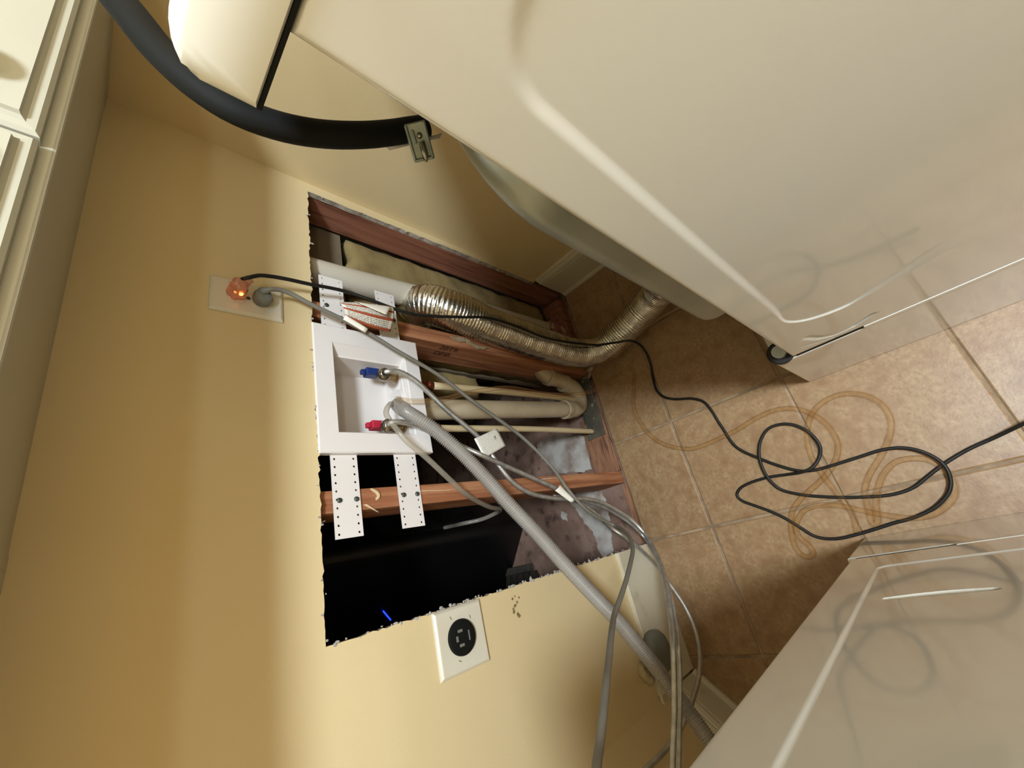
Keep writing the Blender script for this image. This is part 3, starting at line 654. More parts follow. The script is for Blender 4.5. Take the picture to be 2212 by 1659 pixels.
# ------------------------------------------------------------------ laundry machines
def seg_d(p, a, b2):
    ax, ay = a; bx, by = b2; dx, dy = bx - ax, by - ay; t = max(0, min(1, ((p[0] - ax) * dx + (p[1] - ay) * dy) / (dx * dx + dy * dy)))
    return math.hypot(p[0] - ax - dx * t, p[1] - ay - dy * t)
def rr_sdf(p, a0, a1, b0, b1, r):
    cx, cy = (a0 + a1) / 2, (b0 + b1) / 2; qx = abs(p[0] - cx) - (a1 - a0) / 2 + r; qy = abs(p[1] - cy) - (b1 - b0) / 2 + r
    return math.hypot(max(qx, 0), max(qy, 0)) + min(max(qx, qy), 0) - r
def side_panel(name, x, sgn, yb, yfr, z0, z1, depth, par, ny=230, nz=230, r=.0045, m=None, th=.03, fy=(), fz=()):
    # sgn: outward direction in x; yb back edge (max y), yfr front edge (min y)
    def crd(a, b2, n, fine):
        s = rng(a, b2, n); d = 1 if b2 > a else -1
        s += [a + d * f for f in fine] + [b2 - d * f for f in fine]; return sorted(set(round(v, 6) for v in s))
    fine = [.0004, .001, .002, .0035, .005, .0065, .008]
    ys = crd(yfr, yb, ny, fine); zs = crd(z0, z1, nz, fine)
    for a_, b_, n_ in fy: ys = sorted(set(ys + rng(a_, b_, n_)))
    for a_, b_, n_ in fz: zs = sorted(set(zs + rng(a_, b_, n_)))
    bm = B()
    def rd(t): return 0 if t >= r else r - math.sqrt(max(0, r * r - (r - t) ** 2))
    def fn(y, z): return (x - sgn * (depth(y, z) + max(rd(yb - y), rd(z1 - z), rd(y - yfr), rd(z - z0) * .5)), y, z)
    V = grid_surface(bm, ys, zs, fn); ny_, nz_ = len(ys), len(zs)
    loop = [V[i][0] for i in range(ny_)] + [V[-1][j] for j in range(1, nz_)] + [V[i][-1] for i in range(ny_ - 2, -1, -1)] + [V[0][j] for j in range(nz_ - 2, 0, -1)]
    K = [bm.verts.new((x - sgn * th, v.co.y, v.co.z)) for v in loop]; n = len(loop)
    for i in range(n): bm.faces.new((loop[i], K[i], K[(i + 1) % n], loop[(i + 1) % n]))
    bm.faces.new(K)
    o = obj(name, bm, m or M['enamel'], par)
    for p in o.data.polygons: p.use_smooth = len(p.vertices) == 4
    try:
        o.data.set_sharp_from_angle(angle=.7)
    except Exception: pass
    return o
# ---- dryer (right)
dy = empty('dryer'); tag(dy, 'white front-load dryer body on its pedestal, right of the gap', 'dryer')
arc2 = [(-.640, .392), (-.652, .356), (-.672, .334), (-.700, .336), (-.728, .358)]
arc3 = [(-.622, .352), (-.645, .333), (-.668, .322)]
def dd(y, z):
    cz_ = z if z > .8 else .8 - (.8 - z) * (.335 / .325)
    s = rr_sdf((y, z), -1.31, -.636, .462 + .35 * max(0, -.70 - y) ** 1.2, 1.118, .05 if z > .7 else .075); wdt = .010 - .0065 * sm((.60 - z) / .08) + (.55 * max(0, -.71 - y) if z < .7 else 0); d = .0024 * sm((-s + .002) / wdt)
    g2 = min(seg_d((y, z), a, b2) for a, b2 in zip(arc2, arc2[1:])); d += .0052 * math.exp(-(g2 / .0048) ** 2)
    g3 = min(seg_d((y, z), a, b2) for a, b2 in zip(arc3, arc3[1:])); d += .0012 * math.exp(-(g3 / .003) ** 2)
    return d
side_panel('side_panel', -.657, -1, -.597, -1.35, .3095, 1.1855, dd, dy, fy=((-.655, -.632, 24), (-.76, -.655, 60)), fz=((.32, .40, 80), (.46, .53, 50)))
bm = B(); box(bm, -.626, -.040, -1.345, -.599, .312, 1.184); obj('cabinet_body', bm, M['enamel'], dy, bevel=.004)
# rear housing: bulged galvanised cover
bm = B(); out = []
for cx_, cz_, rr_, t0, t1 in ((-.552, .592, .070, math.pi, 1.5 * math.pi), (-.14, .592, .07, 1.5 * math.pi, 2 * math.pi), (-.16, .96, .09, 0, .5 * math.pi), (-.532, .96, .09, .5 * math.pi, math.pi)):
    for k in range(9):
        th = t0 + (t1 - t0) * k / 8; out.append((cx_ + rr_ * math.cos(th), cz_ + rr_ * math.sin(th)))
def lp(s, y): 
    cx, cz = -.346, .785
    return [bm.verts.new((cx + (a - cx) * s, y, cz + (b2 - cz) * s)) for a, b2 in out]
R_ = [lp(1, -.5985), lp(1, -.566), lp(.997, -.560), lp(.988, -.553), lp(.975, -.549), lp(.955, -.547)]
for a, b2 in zip(R_, R_[1:]):
    for k in range(36): bm.faces.new((a[k], a[(k + 1) % 36], b2[(k + 1) % 36], b2[k]))
bm.faces.new(R_[-1]); bm.faces.new(R_[0][::-1])
rc = obj('rear_cover', bm, M['galv'], dy, smooth=True)
try: rc.data.set_sharp_from_angle(angle=.9)
except Exception: pass
bm = B(); lathe(bm, (-.33, -.5985, .415), (0, 1, 0), [(.050, 0), (.050, .045), (.048, .046)], 28); obj('exhaust_collar', bm, M['galv'], dy)
# top cap with overhanging rear
def capbox(name, x0, x1, y0, y1, z0, z1, r, m, par):
    bm = B(); n = 8; L = []
    def prof(y, top): pass
    pts = []
    # outline in (y,z) seen from the side, rounded rear-top corner
    pts.append((y0, z0)); pts.append((y1 - .002, z0)); pts.append((y1, z0 + .002))
    for k in range(n + 1):
        th = k / n * math.pi / 2; pts.append((y1 - r + r * math.cos(th), z1 - r + r * math.sin(th)))
    pts.append((y0, z1))
    rows = []
    for xx, ins in ((x0 + .006, .006), (x0 + .002, .002), (x0, 0.006 * 0 + .0), (x1, 0)):
        rows.append([bm.verts.new((xx, min(a, y1 - ins) if a > y0 else a, min(max(b2, z0 + ins * .3), z1 - ins))) for a, b2 in pts])
    # order so the outline bulges outward at x0
    rows = [rows[0], rows[1], rows[2], rows[3]]
    ordr = [[v for v in rows[0]], [v for v in rows[1]], [v for v in rows[2]], [v for v in rows[3]]]
    xs = [x0, x0 + .002, x0 + .006, x1]; insl = [.006, .002, 0, 0]
    for rw, xx, ins in zip(ordr, xs, insl):
        for v, (a, b2) in zip(rw, pts):
            v.co.x = xx; v.co.y = (min(a, y1 - ins) if a > y0 + .001 else a + 0); v.co.z = min(max(b2, z0 + ins * .3), z1 - ins)
    k = len(pts)
    for a, b2 in zip(ordr, ordr[1:]):
        for i in range(k): bm.faces.new((a[i], a[(i + 1) % k], b2[(i + 1) % k], b2[i]))
    bm.faces.new(ordr[0]); bm.faces.new(ordr[-1][::-1])
    return obj(name, bm, m, par, smooth=True)
cp = capbox('top_cap', -.6590, -.038, -1.35, -.5565, 1.1873, 1.2232, .022, M['enamel_cap'], dy)
try: cp.data.set_sharp_from_angle(angle=.7)
except Exception: pass
bm = B(); box(bm, -.6575, -.045, -1.345, -.5585, 1.1856, 1.1876); obj('cap_gap_shade', bm, M['black_dull'], dy)  # black slab standing in for the shadow line in the gap under the cap
for (x, y) in ((-.638, -.582), (-.07, -.582)):
    bm = B(); lathe(bm, (x, y, .2942), (0, 0, 1), [(.023, 0), (.023, .006), (.020, .008)], 28)
    ft = obj('foot', bm, M['black_rubber'], dy)
    bm = B(); lathe(bm, (x, y, .302), (0, 0, 1), [(.0125, 0), (.0125, .009)], 20); obj('foot_bolt', bm, M['galv'], ft)
pd = empty('dryer_pedestal'); tag(pd, 'low white pedestal under the dryer with bright top edge', 'pedestal')
def pdd(y, z): return 0
side_panel('side_panel', -.657, -1, -.5665, -1.35, .003, .2938, pdd, pd, ny=4, nz=4, r=.0035, th=.02)
bm = B(); box(bm, -.640, -.040, -1.35, -.5670, .006, .2925); obj('pedestal_body', bm, M['enamel'], pd, bevel=.003)
bm = B(); box(bm, -.6580, -.6559, -1.33, -.711, .2947, .3092); obj('spacer_strip', bm, M['enamel_cap'], dy, bevel=.001)
bm = B(); box(bm, -.6558, -.05, -1.33, -.604, .2945, .3092); obj('gap_shade', bm, M['black_dull'], dy)  # nearly flush black block, paints the shade in the gap above the pedestal
# ---- washer (left)
wa = empty('washer'); tag(wa, 'white front-load washer body on its pedestal, left of the gap', 'washer')
arcw = [(-.598, .5625), (-.625, .5595), (-.655, .5585), (-.684, .5600)]
def wd(y, z):
    s = rr_sdf((y, z), -1.23, -.5715, .362, .955, .018); d = .0017 * sm((-s + .002) / .0055)
    g2 = min(seg_d((y, z), a, b2) for a, b2 in zip(arcw, arcw[1:])); d += .0080 * sm((.0066 + .0034 * math.sin(math.pi * max(0, min(1, (-.598 - y) / .086))) - g2) / .0030)
    return d
side_panel('side_panel', -1.015, 1, -.5235, -1.27, .262, 1.14, wd, wa, fy=((-.582, -.566, 22), (-.70, -.585, 60)), fz=((.355, .375, 20), (.545, .575, 46)))
bm = B(); box(bm, -1.66, -1.046, -1.265, -.5255, .264, 1.138); obj('cabinet_body', bm, M['enamel'], wa, bevel=.004)
capw = capbox('top_cap', 0, .62, -1.27, -.50, 0, .034, .02, M['enamel_cap'], wa)
for v in capw.data.vertices: v.co.x = -1.013 - v.co.x
capw.location = (0, 0, 1.143); capw.data.flip_normals()
wp = empty('washer_pedestal'); tag(wp, 'low white pedestal under the washer with bright seam', 'pedestal')
side_panel('side_panel', -1.015, 1, -.5165, -1.27, .003, .2480, pdd, wp, ny=4, nz=4, r=.0035, th=.02)
bm = B(); box(bm, -1.66, -1.033, -1.27, -.5170, .006, .2465); obj('pedestal_body', bm, M['enamel'], wp, bevel=.003)
bm = B(); box(bm, -1.0164, -1.0145, -1.25, -.664, .2487, .2618); obj('spacer_strip', bm, M['enamel_cap'], wa, bevel=.001)
bm = B(); box(bm, -1.64, -1.0165, -1.25, -.530, .2485, .2618); obj('gap_shade', bm, M['black_dull'], wa)  # solid black filler in place of the shade in the washer seam

# ------------------------------------------------------------------ foil duct
DP = [(905,632,0)]
duct_pts = [(-.222, .095, .640), (-.220, .068, .652), (-.226, .034, .645), (-.246, .006, .612), (-.262, -.006, .56), (-.282, -.014, .47), (-.297, -.022, .36), (-.308, -.030, .25), (-.318, -.040, .16), (-.322, -.062, .095), (-.322, -.10, .062), (-.314, -.150, .054), (-.300, -.205, .054), (-.284, -.26, .056), (-.272, -.32, .07), (-.275, -.40, .14), (-.30, -.47, .27), (-.325, -.52, .38), (-.33, -.552, .415)]
def duct_r(i, L, t):
    ph = (i % 4) / 4; am = .6 + 1.3 * abs(noise.noise((L * 23, 5, 2))); return (.0475 + .0055 * sm((.50 - L) / .35)) * (1 + am * (.026 if i % 4 in (1,) else (-.026 if i % 4 == 3 else 0))) * (1 + .035 * noise.noise((L * 9, 1, 1)))
def duct_j(i, th, L):
    cr = .035 if L < .55 else .015
    return cr * noise.noise((math.cos(th) * 2.2, math.sin(th) * 2.2, L * 16)) + .012 * noise.noise((math.cos(th) * 9, math.sin(th) * 9, L * 160)) * (1.4 if L < .5 else .7)
tag(tube('foil_duct', duct_pts, .05, M['foil'], step=.0021, segs=36, rfn=duct_r, jit=duct_j), 'silver ribbed foil dryer duct bending out of the wall onto the tiles', 'duct')
# thin wire end at the top of the duct
# ------------------------------------------------------------------ cords and hoses
# black washer cord: plug, wall drop, floor loops
bc = empty('power_cord'); tag(bc, 'black power cord with glowing pink plug, looped on the tile floor', 'power cord')
bp_ = [(-0.3503,-0.04,1.0799),(-0.3468,-0.045,1.0709),(-0.3366,-0.046,1.0544),(-0.3302,-0.0438,1.0356),(-0.3244,-0.0407,1.0079),(-0.319,-0.0367,0.9699),(-0.3077,-0.03,0.8993),(-0.3195,-0.0383,0.8443),(-0.3343,-0.0466,0.7856),(-0.3382,-0.052,0.7427),(-0.335,-0.058,0.7027),(-0.3182,-0.064,0.6155),(-0.3029,-0.07,0.5326),(-0.3099,-0.078,0.4485),(-0.3299,-0.088,0.3317),(-0.3257,-0.1,0.1885),(-0.3253,-0.1182,0.112),(-0.3516,-0.1808,0.112),(-0.3634,-0.2189,0.098),(-0.3758,-0.2308,0.07),(-0.399,-0.2283,0.035),(-0.4356,-0.2175,0.012),(-0.4751,-0.2067,0.006),(-0.512,-0.2033,0.0058),(-0.5392,-0.2148,0.0056),(-0.5604,-0.2421,0.0054),(-0.5811,-0.293,0.005),(-0.6029,-0.3195,0.0053),(-0.636,-0.3304,0.0057),(-0.6654,-0.3342,0.006),(-0.6874,-0.3381,0.0062),(-0.7477,-0.3509,0.0069),(-0.7928,-0.3916,0.0076),(-0.8293,-0.4348,0.0083),(-0.8473,-0.4637,0.0088),(-0.8543,-0.4947,0.0092),(-0.8543,-0.5275,0.0097),(-0.8518,-0.5779,0.0104),(-0.85,-0.6332,0.0113),(-0.8588,-0.6651,0.0119),(-0.8789,-0.6892,0.0125),(-0.9054,-0.7022,0.013),(-0.933,-0.6998,0.0117),(-0.9564,-0.6868,0.0105),(-0.9791,-0.6555,0.0088),(-0.9915,-0.6149,0.0068),(-0.9954,-0.5796,0.005),(-1.0037,-0.5195,0.005),(-1.0063,-0.465,0.005),(-0.9948,-0.4313,0.005),(-0.9692,-0.4089,0.005),(-0.9426,-0.3864,0.005),(-0.9201,-0.3616,0.005),(-0.8995,-0.3331,0.005),(-0.8803,-0.3083,0.005),(-0.8654,-0.3025,0.005),(-0.8517,-0.3156,0.005),(-0.8444,-0.3428,0.005),(-0.8427,-0.3919,0.005),(-0.8477,-0.4334,0.005),(-0.8513,-0.4699,0.013),(-0.8469,-0.4928,0.013),(-0.827,-0.5151,0.006),(-0.8052,-0.525,0.0066),(-0.7705,-0.5188,0.0076),(-0.7443,-0.4999,0.0086),(-0.731,-0.475,0.0094),(-0.7309,-0.442,0.0103),(-0.7541,-0.4128,0.0112),(-0.7845,-0.3964,0.012),(-0.8227,-0.3901,0.012),(-0.85,-0.394,0.012),(-0.8754,-0.4041,0.005),(-0.8961,-0.4351,0.005),(-0.9156,-0.485,0.005),(-0.9319,-0.5453,0.005),(-0.9407,-0.6032,0.005),(-0.9358,-0.64,0.005),(-0.9216,-0.6691,0.005),(-0.9056,-0.7022,0.005),(-0.8895,-0.7467,0.006),(-0.8795,-0.7905,0.012),(-0.869,-0.8314,0.03),(-0.8583,-0.8783,0.05)]
tube('cable', bp_, .0036, M['black_rubber'], bc, step=.005, segs=10)
px_ = (-0.3602,-0.02,1.0813)
pl = Vector((-.3604 + .003, 0, 1.0803))
bm = B(); lathe(bm, (pl.x, -.0085, pl.z), (0, -1, 0), [(.0135, 0), (.0150, .004), (.0150, .013), (.0125, .018), (.0115, .022), (.013, .026), (.012, .031), (.006, .034)], 36, lobes=6, lob=.09); plug = obj('plug', bm, M['plug_clear'], bc, smooth=True)
tube('plug_neck', [(pl.x, -.030, pl.z), (pl.x + .008, -.036, pl.z - .008), (pl.x + .014, -.040, pl.z - .014)], .0078, M['plug_clear'], plug, step=.003, segs=14, rfn=lambda i, L, t: .0085 - .002 * t + .0009 * (i % 2))
bm = B()
lathe(bm, (pl.x - .011, -.0235, pl.z - .004), (0, -1, 0), [(.0032, 0), (.0034, .003), (.001, .0045)], 12)
lathe(bm, (pl.x - .009, -.0235, pl.z + .004), (0, -1, 0), [(.0016, 0), (.0018, .002), (.001, .003)], 10)
obj('indicator_glow', bm, M['neon'], plug)
# grey cord with angled plug
gc = empty('power_cord'); tag(gc, 'grey power cord with flat angled plug, sweeping down past the hoses', 'power cord')
gp = [(-0.3544,-0.026,1.0449),(-0.3532,-0.034,1.0368),(-0.3478,-0.034,1.0233),(-0.3487,-0.0332,1.0022),(-0.3599,-0.032,0.9699),(-0.3797,-0.0309,0.905),(-0.4007,-0.03,0.8488),(-0.4262,-0.0317,0.8007),(-0.4777,-0.035,0.6954),(-0.5333,-0.0386,0.6186),(-0.5833,-0.0418,0.5409),(-0.6131,-0.0436,0.4972),(-0.6392,-0.0449,0.4664),(-0.6719,-0.0465,0.4341),(-0.7099,-0.0481,0.4031),(-0.7563,-0.05,0.3756),(-0.7841,-0.0544,0.3597),(-0.8084,-0.0585,0.3419),(-0.8358,-0.0638,0.3089),(-0.8628,-0.07,0.2566),(-0.8824,-0.1306,0.3129),(-0.8998,-0.1708,0.3621),(-0.9194,-0.2002,0.4118),(-0.9394,-0.2213,0.4688),(-0.9618,-0.2387,0.5278),(-0.9796,-0.2521,0.5783),(-0.9914,-0.2694,0.6286),(-1.0007,-0.3036,0.6941),(-1.0148,-0.3367,0.7579),(-1.0218,-0.3677,0.8131),(-1.0321,-0.3855,0.8494),(-1.0456,-0.3952,0.8767),(-1.0543,-0.4047,0.8996),(-1.0699,-0.4075,0.9104)]
tube('cable', gp, .0043, M['grey_cord'], gc, step=.005, segs=12)
q = Vector((-.3604, 0, 1.0413))
bm = B(); lathe(bm, (q.x, -.0085, q.z), (0, -1, 0), [(.0145, 0), (.0155, .003), (.0160, .012), (.013, .018), (.006, .020)], 24); gpl = obj('plug', bm, M['grey_rubber'], gc, smooth=False, bevel=.001)
tube('plug_neck', [(q.x, -.017, q.z), (q.x + .010, -.023, q.z - .001), Vector(gp[0]), Vector(gp[1])], .0078, M['grey_rubber'], gpl, step=.0025, segs=14, rfn=lambda i, L, t: .0095 - .0045 * t + .0006 * (i % 2))
# white flag label wrapped on grey cord + leaflet sheet
def sheet(name, corners, bulge, m, par, nu=24, nv=24, uvs=True, th=.0004):
    a, b2, c, d = [Vector(p) for p in corners]; bm = B(); uv = bm.loops.layers.uv.new('UVMap'); V = []
    for i in range(nu + 1):
        row = []
        for j in range(nv + 1):
            s, t_ = i / nu, j / nv; p = (a * (1 - s) + b2 * s) * (1 - t_) + (d * (1 - s) + c * s) * t_
            row.append(bm.verts.new(p + bulge(s, t_)))
        V.append(row)
    for i in range(nu):
        for j in range(nv):
            f = bm.faces.new((V[i][j], V[i + 1][j], V[i + 1][j + 1], V[i][j + 1]))
            for lp_, (x, y) in zip(f.loops, ((i, j), (i + 1, j), (i + 1, j + 1), (i, j + 1))): lp_[uv].uv = (x / nu, y / nv)
    o = obj(name, bm, m, par, smooth=True, recalc=False)
    md = o.modifiers.new('solidify', 'SOLIDIFY'); md.thickness = th
    return o
lf = empty('care_leaflet'); tag(lf, 'curled paper care leaflet with rust red bars attached to grey cord', 'leaflet')
# the sheet: cord side first, v runs away from the cord
c0 = [(-0.3817,-0.034,0.9055),(-0.3979,-0.034,0.8554),(-0.387,-0.03,0.8034),(-0.3813,-0.03,0.7939)]
cs = [(-0.3745,-0.036,0.9021),(-0.3814,-0.026,0.7994),(-0.3378,-0.056,0.8023),(-0.3484,-0.04,0.9212)]
def bul(s, t_):
    v = Vector((0, -.012 * math.sin(math.pi * t_) * (1 - .2 * s) - .006 * math.sin(math.pi * s), 0))
    v += Vector((-.010, 0, 0)) * math.sin(math.pi * s) * (1 - t_)
    return v
sheet('printed_sheet', cs, bul, M['leaflet'], lf)
cs = [(-0.3529,-0.053,0.9077),(-0.34,-0.06,0.8134),(-0.368,-0.064,0.8253),(-0.3689,-0.066,0.8327)]
cs2 = [(-0.3467,-0.052,0.889),(-0.3414,-0.061,0.8119),(-0.3717,-0.068,0.83),(-0.3559,-0.062,0.8791)]
sheet('folded_edge', cs2, lambda s, t_: Vector((0, -.003 * math.sin(math.pi * t_), 0)), M['paper_white'], lf, 10, 6)
cs3 = [(-0.3769,-0.044,0.9048),(-0.3983,-0.044,0.8602),(-0.4069,-0.04,0.865),(-0.3862,-0.04,0.9084)]
sheet('wrap_band', cs3, lambda s, t_: Vector((0, -.002 * math.sin(math.pi * t_), 0)), M['paper_white'], lf, 6, 6)
# grey corrugated drain hose
hp = [(-0.5212,0.036,0.7698),(-0.5376,0.018,0.771),(-0.5638,-0.012,0.7723),(-0.5829,-0.028,0.7621),(-0.6011,-0.0358,0.7425),(-0.6277,-0.0445,0.7193),(-0.6666,-0.0545,0.6879),(-0.7218,-0.0661,0.6495),(-0.7803,-0.076,0.6107),(-0.8467,-0.0888,0.5638),(-0.9165,-0.0999,0.5165),(-0.9838,-0.1122,0.4695),(-1.0387,-0.123,0.4305),(-1.0929,-0.1334,0.3997),(-1.1422,-0.1419,0.3727),(-1.1846,-0.1522,0.3551),(-1.2266,-0.1621,0.3382),(-1.2596,-0.1842,0.3438),(-1.2897,-0.2061,0.3518),(-1.2878,-0.2729,0.4376)]
def hr_(i, L, t):
    if L < .058: return .0158 - .0035 * math.exp(-L * 220) - .0018 * sm((L - .04) / .018)
    return .0136 + (.0013 if i % 4 in (0, 1) else -.0012)
tag(tube('drain_hose', hp, .013, M['grey_hose'], step=.00110, segs=20, rfn=hr_), 'grey corrugated drain hose running diagonally from the white box to the washer', 'hose')
# braided hoses
def braided(name, pts, lab, r=.0056):
    t = empty(name); tag(t, lab, 'hose')
    tube('hose_line', pts, r, M['braid'], t, step=.004, segs=14)
    return t
blu = [(-0.4734,-0.004,0.8194),(-0.4752,-0.016,0.8133),(-0.4728,-0.02,0.7983),(-0.4774,-0.022,0.7784),(-0.4896,-0.022,0.7546),(-0.5137,-0.02,0.7226),(-0.5472,-0.018,0.685),(-0.582,-0.0171,0.6406),(-0.6096,-0.0165,0.6063),(-0.6326,-0.016,0.5839),(-0.6584,-0.0168,0.5716),(-0.6933,-0.0179,0.5521),(-0.723,-0.0189,0.5279),(-0.7487,-0.02,0.4879),(-0.7662,-0.0251,0.4335),(-0.777,-0.03,0.3718),(-0.7839,-0.03,0.2862),(-0.7996,-0.03,0.2182),(-0.8292,-0.035,0.1601),(-0.8613,-0.045,0.1211),(-0.9021,-0.06,0.1037),(-0.9482,-0.1014,0.1521),(-0.9917,-0.1383,0.2129),(-1.0308,-0.1734,0.2894),(-1.076,-0.1845,0.3307),(-1.111,-0.1944,0.3717),(-1.1454,-0.1901,0.3875),(-1.1955,-0.1838,0.4149),(-1.2287,-0.1797,0.4381),(-1.2727,-0.1763,0.4736),(-1.2962,-0.1888,0.5219)]
h1 = braided('supply_hose', blu, 'braided steel supply hose from the blue valve, carrying a square white printed label')
red = [(-0.5897,-0.002,0.824),(-0.5899,-0.018,0.8216),(-0.5887,-0.024,0.8078),(-0.5905,-0.022,0.7811),(-0.5948,-0.006,0.7393),(-0.611,-0.0079,0.7028),(-0.63,-0.01,0.659),(-0.6595,-0.028,0.6147),(-0.6902,-0.028,0.5382),(-0.7182,-0.031,0.4721),(-0.7492,-0.034,0.4014),(-0.7717,-0.0233,0.3424),(-0.7976,-0.012,0.2756),(-0.8279,-0.0092,0.2266),(-0.8671,-0.006,0.1745),(-0.8941,-0.02,0.1517),(-0.9299,-0.03,0.1155),(-0.9889,-0.035,0.0561),(-1.0432,-0.045,0.0353),(-1.1147,-0.06,0.0184),(-1.1691,-0.0706,0.0293),(-1.2099,-0.08,0.064),(-1.2393,-0.0908,0.1244),(-1.2549,-0.1,0.1883),(-1.2645,-0.11,0.2573),(-1.2864,-0.1,0.3078),(-1.2948,-0.0899,0.3612),(-1.2991,-0.08,0.4124),(-1.2984,-0.08,0.488)]
h2 = braided('supply_hose', red, 'braided steel supply hose from the red valve, crossing behind and looping wide left')
thr = [(-0.7643,-0.014,0.3921),(-0.7727,-0.012,0.3388),(-0.787,-0.012,0.2703),(-0.8078,-0.016,0.2027),(-0.8396,-0.0261,0.1526),(-0.8731,-0.0353,0.1128),(-0.9132,-0.045,0.0851),(-0.9583,-0.0875,0.1337),(-1.0004,-0.1271,0.1929),(-1.0397,-0.1674,0.2684),(-1.0819,-0.1801,0.3068),(-1.1176,-0.1919,0.3488),(-1.1522,-0.1889,0.3662),(-1.2018,-0.1833,0.3976),(-1.2357,-0.1792,0.4204),(-1.2807,-0.1756,0.4555),(-1.3049,-0.1877,0.5037)]
h3 = braided('supply_hose', thr, 'thinner braided hose emerging under the folded white tag, running beside the blue valve hose', r=.0050)
# labels on hoses
cs = [(-0.6212,-0.026,0.6249),(-0.597,-0.03,0.5555),(-0.6393,-0.03,0.5395),(-0.6664,-0.026,0.6067)]
hl = sheet('hose_label', cs, lambda s, t_: Vector((0, -.004 * math.sin(math.pi * s * .6), 0)), M['tag_print'], h1, 8, 8, th=.0010)
bm = B(); ctr = Vector((-0.6295,-0.0235,0.5794)); obox(bm, ctr, (Vector(cs[1]) - Vector(cs[0])).normalized(), Vector((0, 1, 0)), (Vector(cs[3]) - Vector(cs[0])).normalized(), .027, .0012, .021); obj('label_backing', bm, M['black_dull'], h1, bevel=.002)
fc = bpy.data.curves.new('label_text', 'FONT'); fc.body = '91'; fc.size = .0085; fc.extrude = .00015
tmp = bpy.data.objects.new('tmp', fc); COL.objects.link(tmp); bpy.context.view_layer.update()
dg = bpy.context.evaluated_depsgraph_get(); me = bpy.data.meshes.new_from_object(tmp.evaluated_get(dg)); bpy.data.objects.remove(tmp); me.materials.clear(); me.materials.append(M['black_dull'])
o = bpy.data.objects.new('label_text', me); COL.objects.link(o); o.parent = h1
ex = (Vector(cs[2]) - Vector(cs[1])).normalized(); nn = (Vector(cs[1]) - Vector(cs[0])).cross(ex).normalized()
if nn.y > 0: nn = -nn
ey = nn.cross(ex).normalized(); pp = Vector((-0.6178,-0.0352,0.5732))
o.matrix_local = Matrix(((ex.x, ey.x, nn.x, pp.x), (ex.y, ey.y, nn.y, pp.y), (ex.z, ey.z, nn.z, pp.z), (0, 0, 0, 1)))
cs = [(-0.7558,-0.04,0.4128),(-0.7423,-0.04,0.3891),(-0.7834,-0.046,0.3565),(-0.7897,-0.042,0.3658)]
sheet('hose_label', cs, lambda s, t_: Vector((0, -.004 * math.sin(math.pi * s), 0)), M['paper_white'], h2, 8, 8, th=.0010)
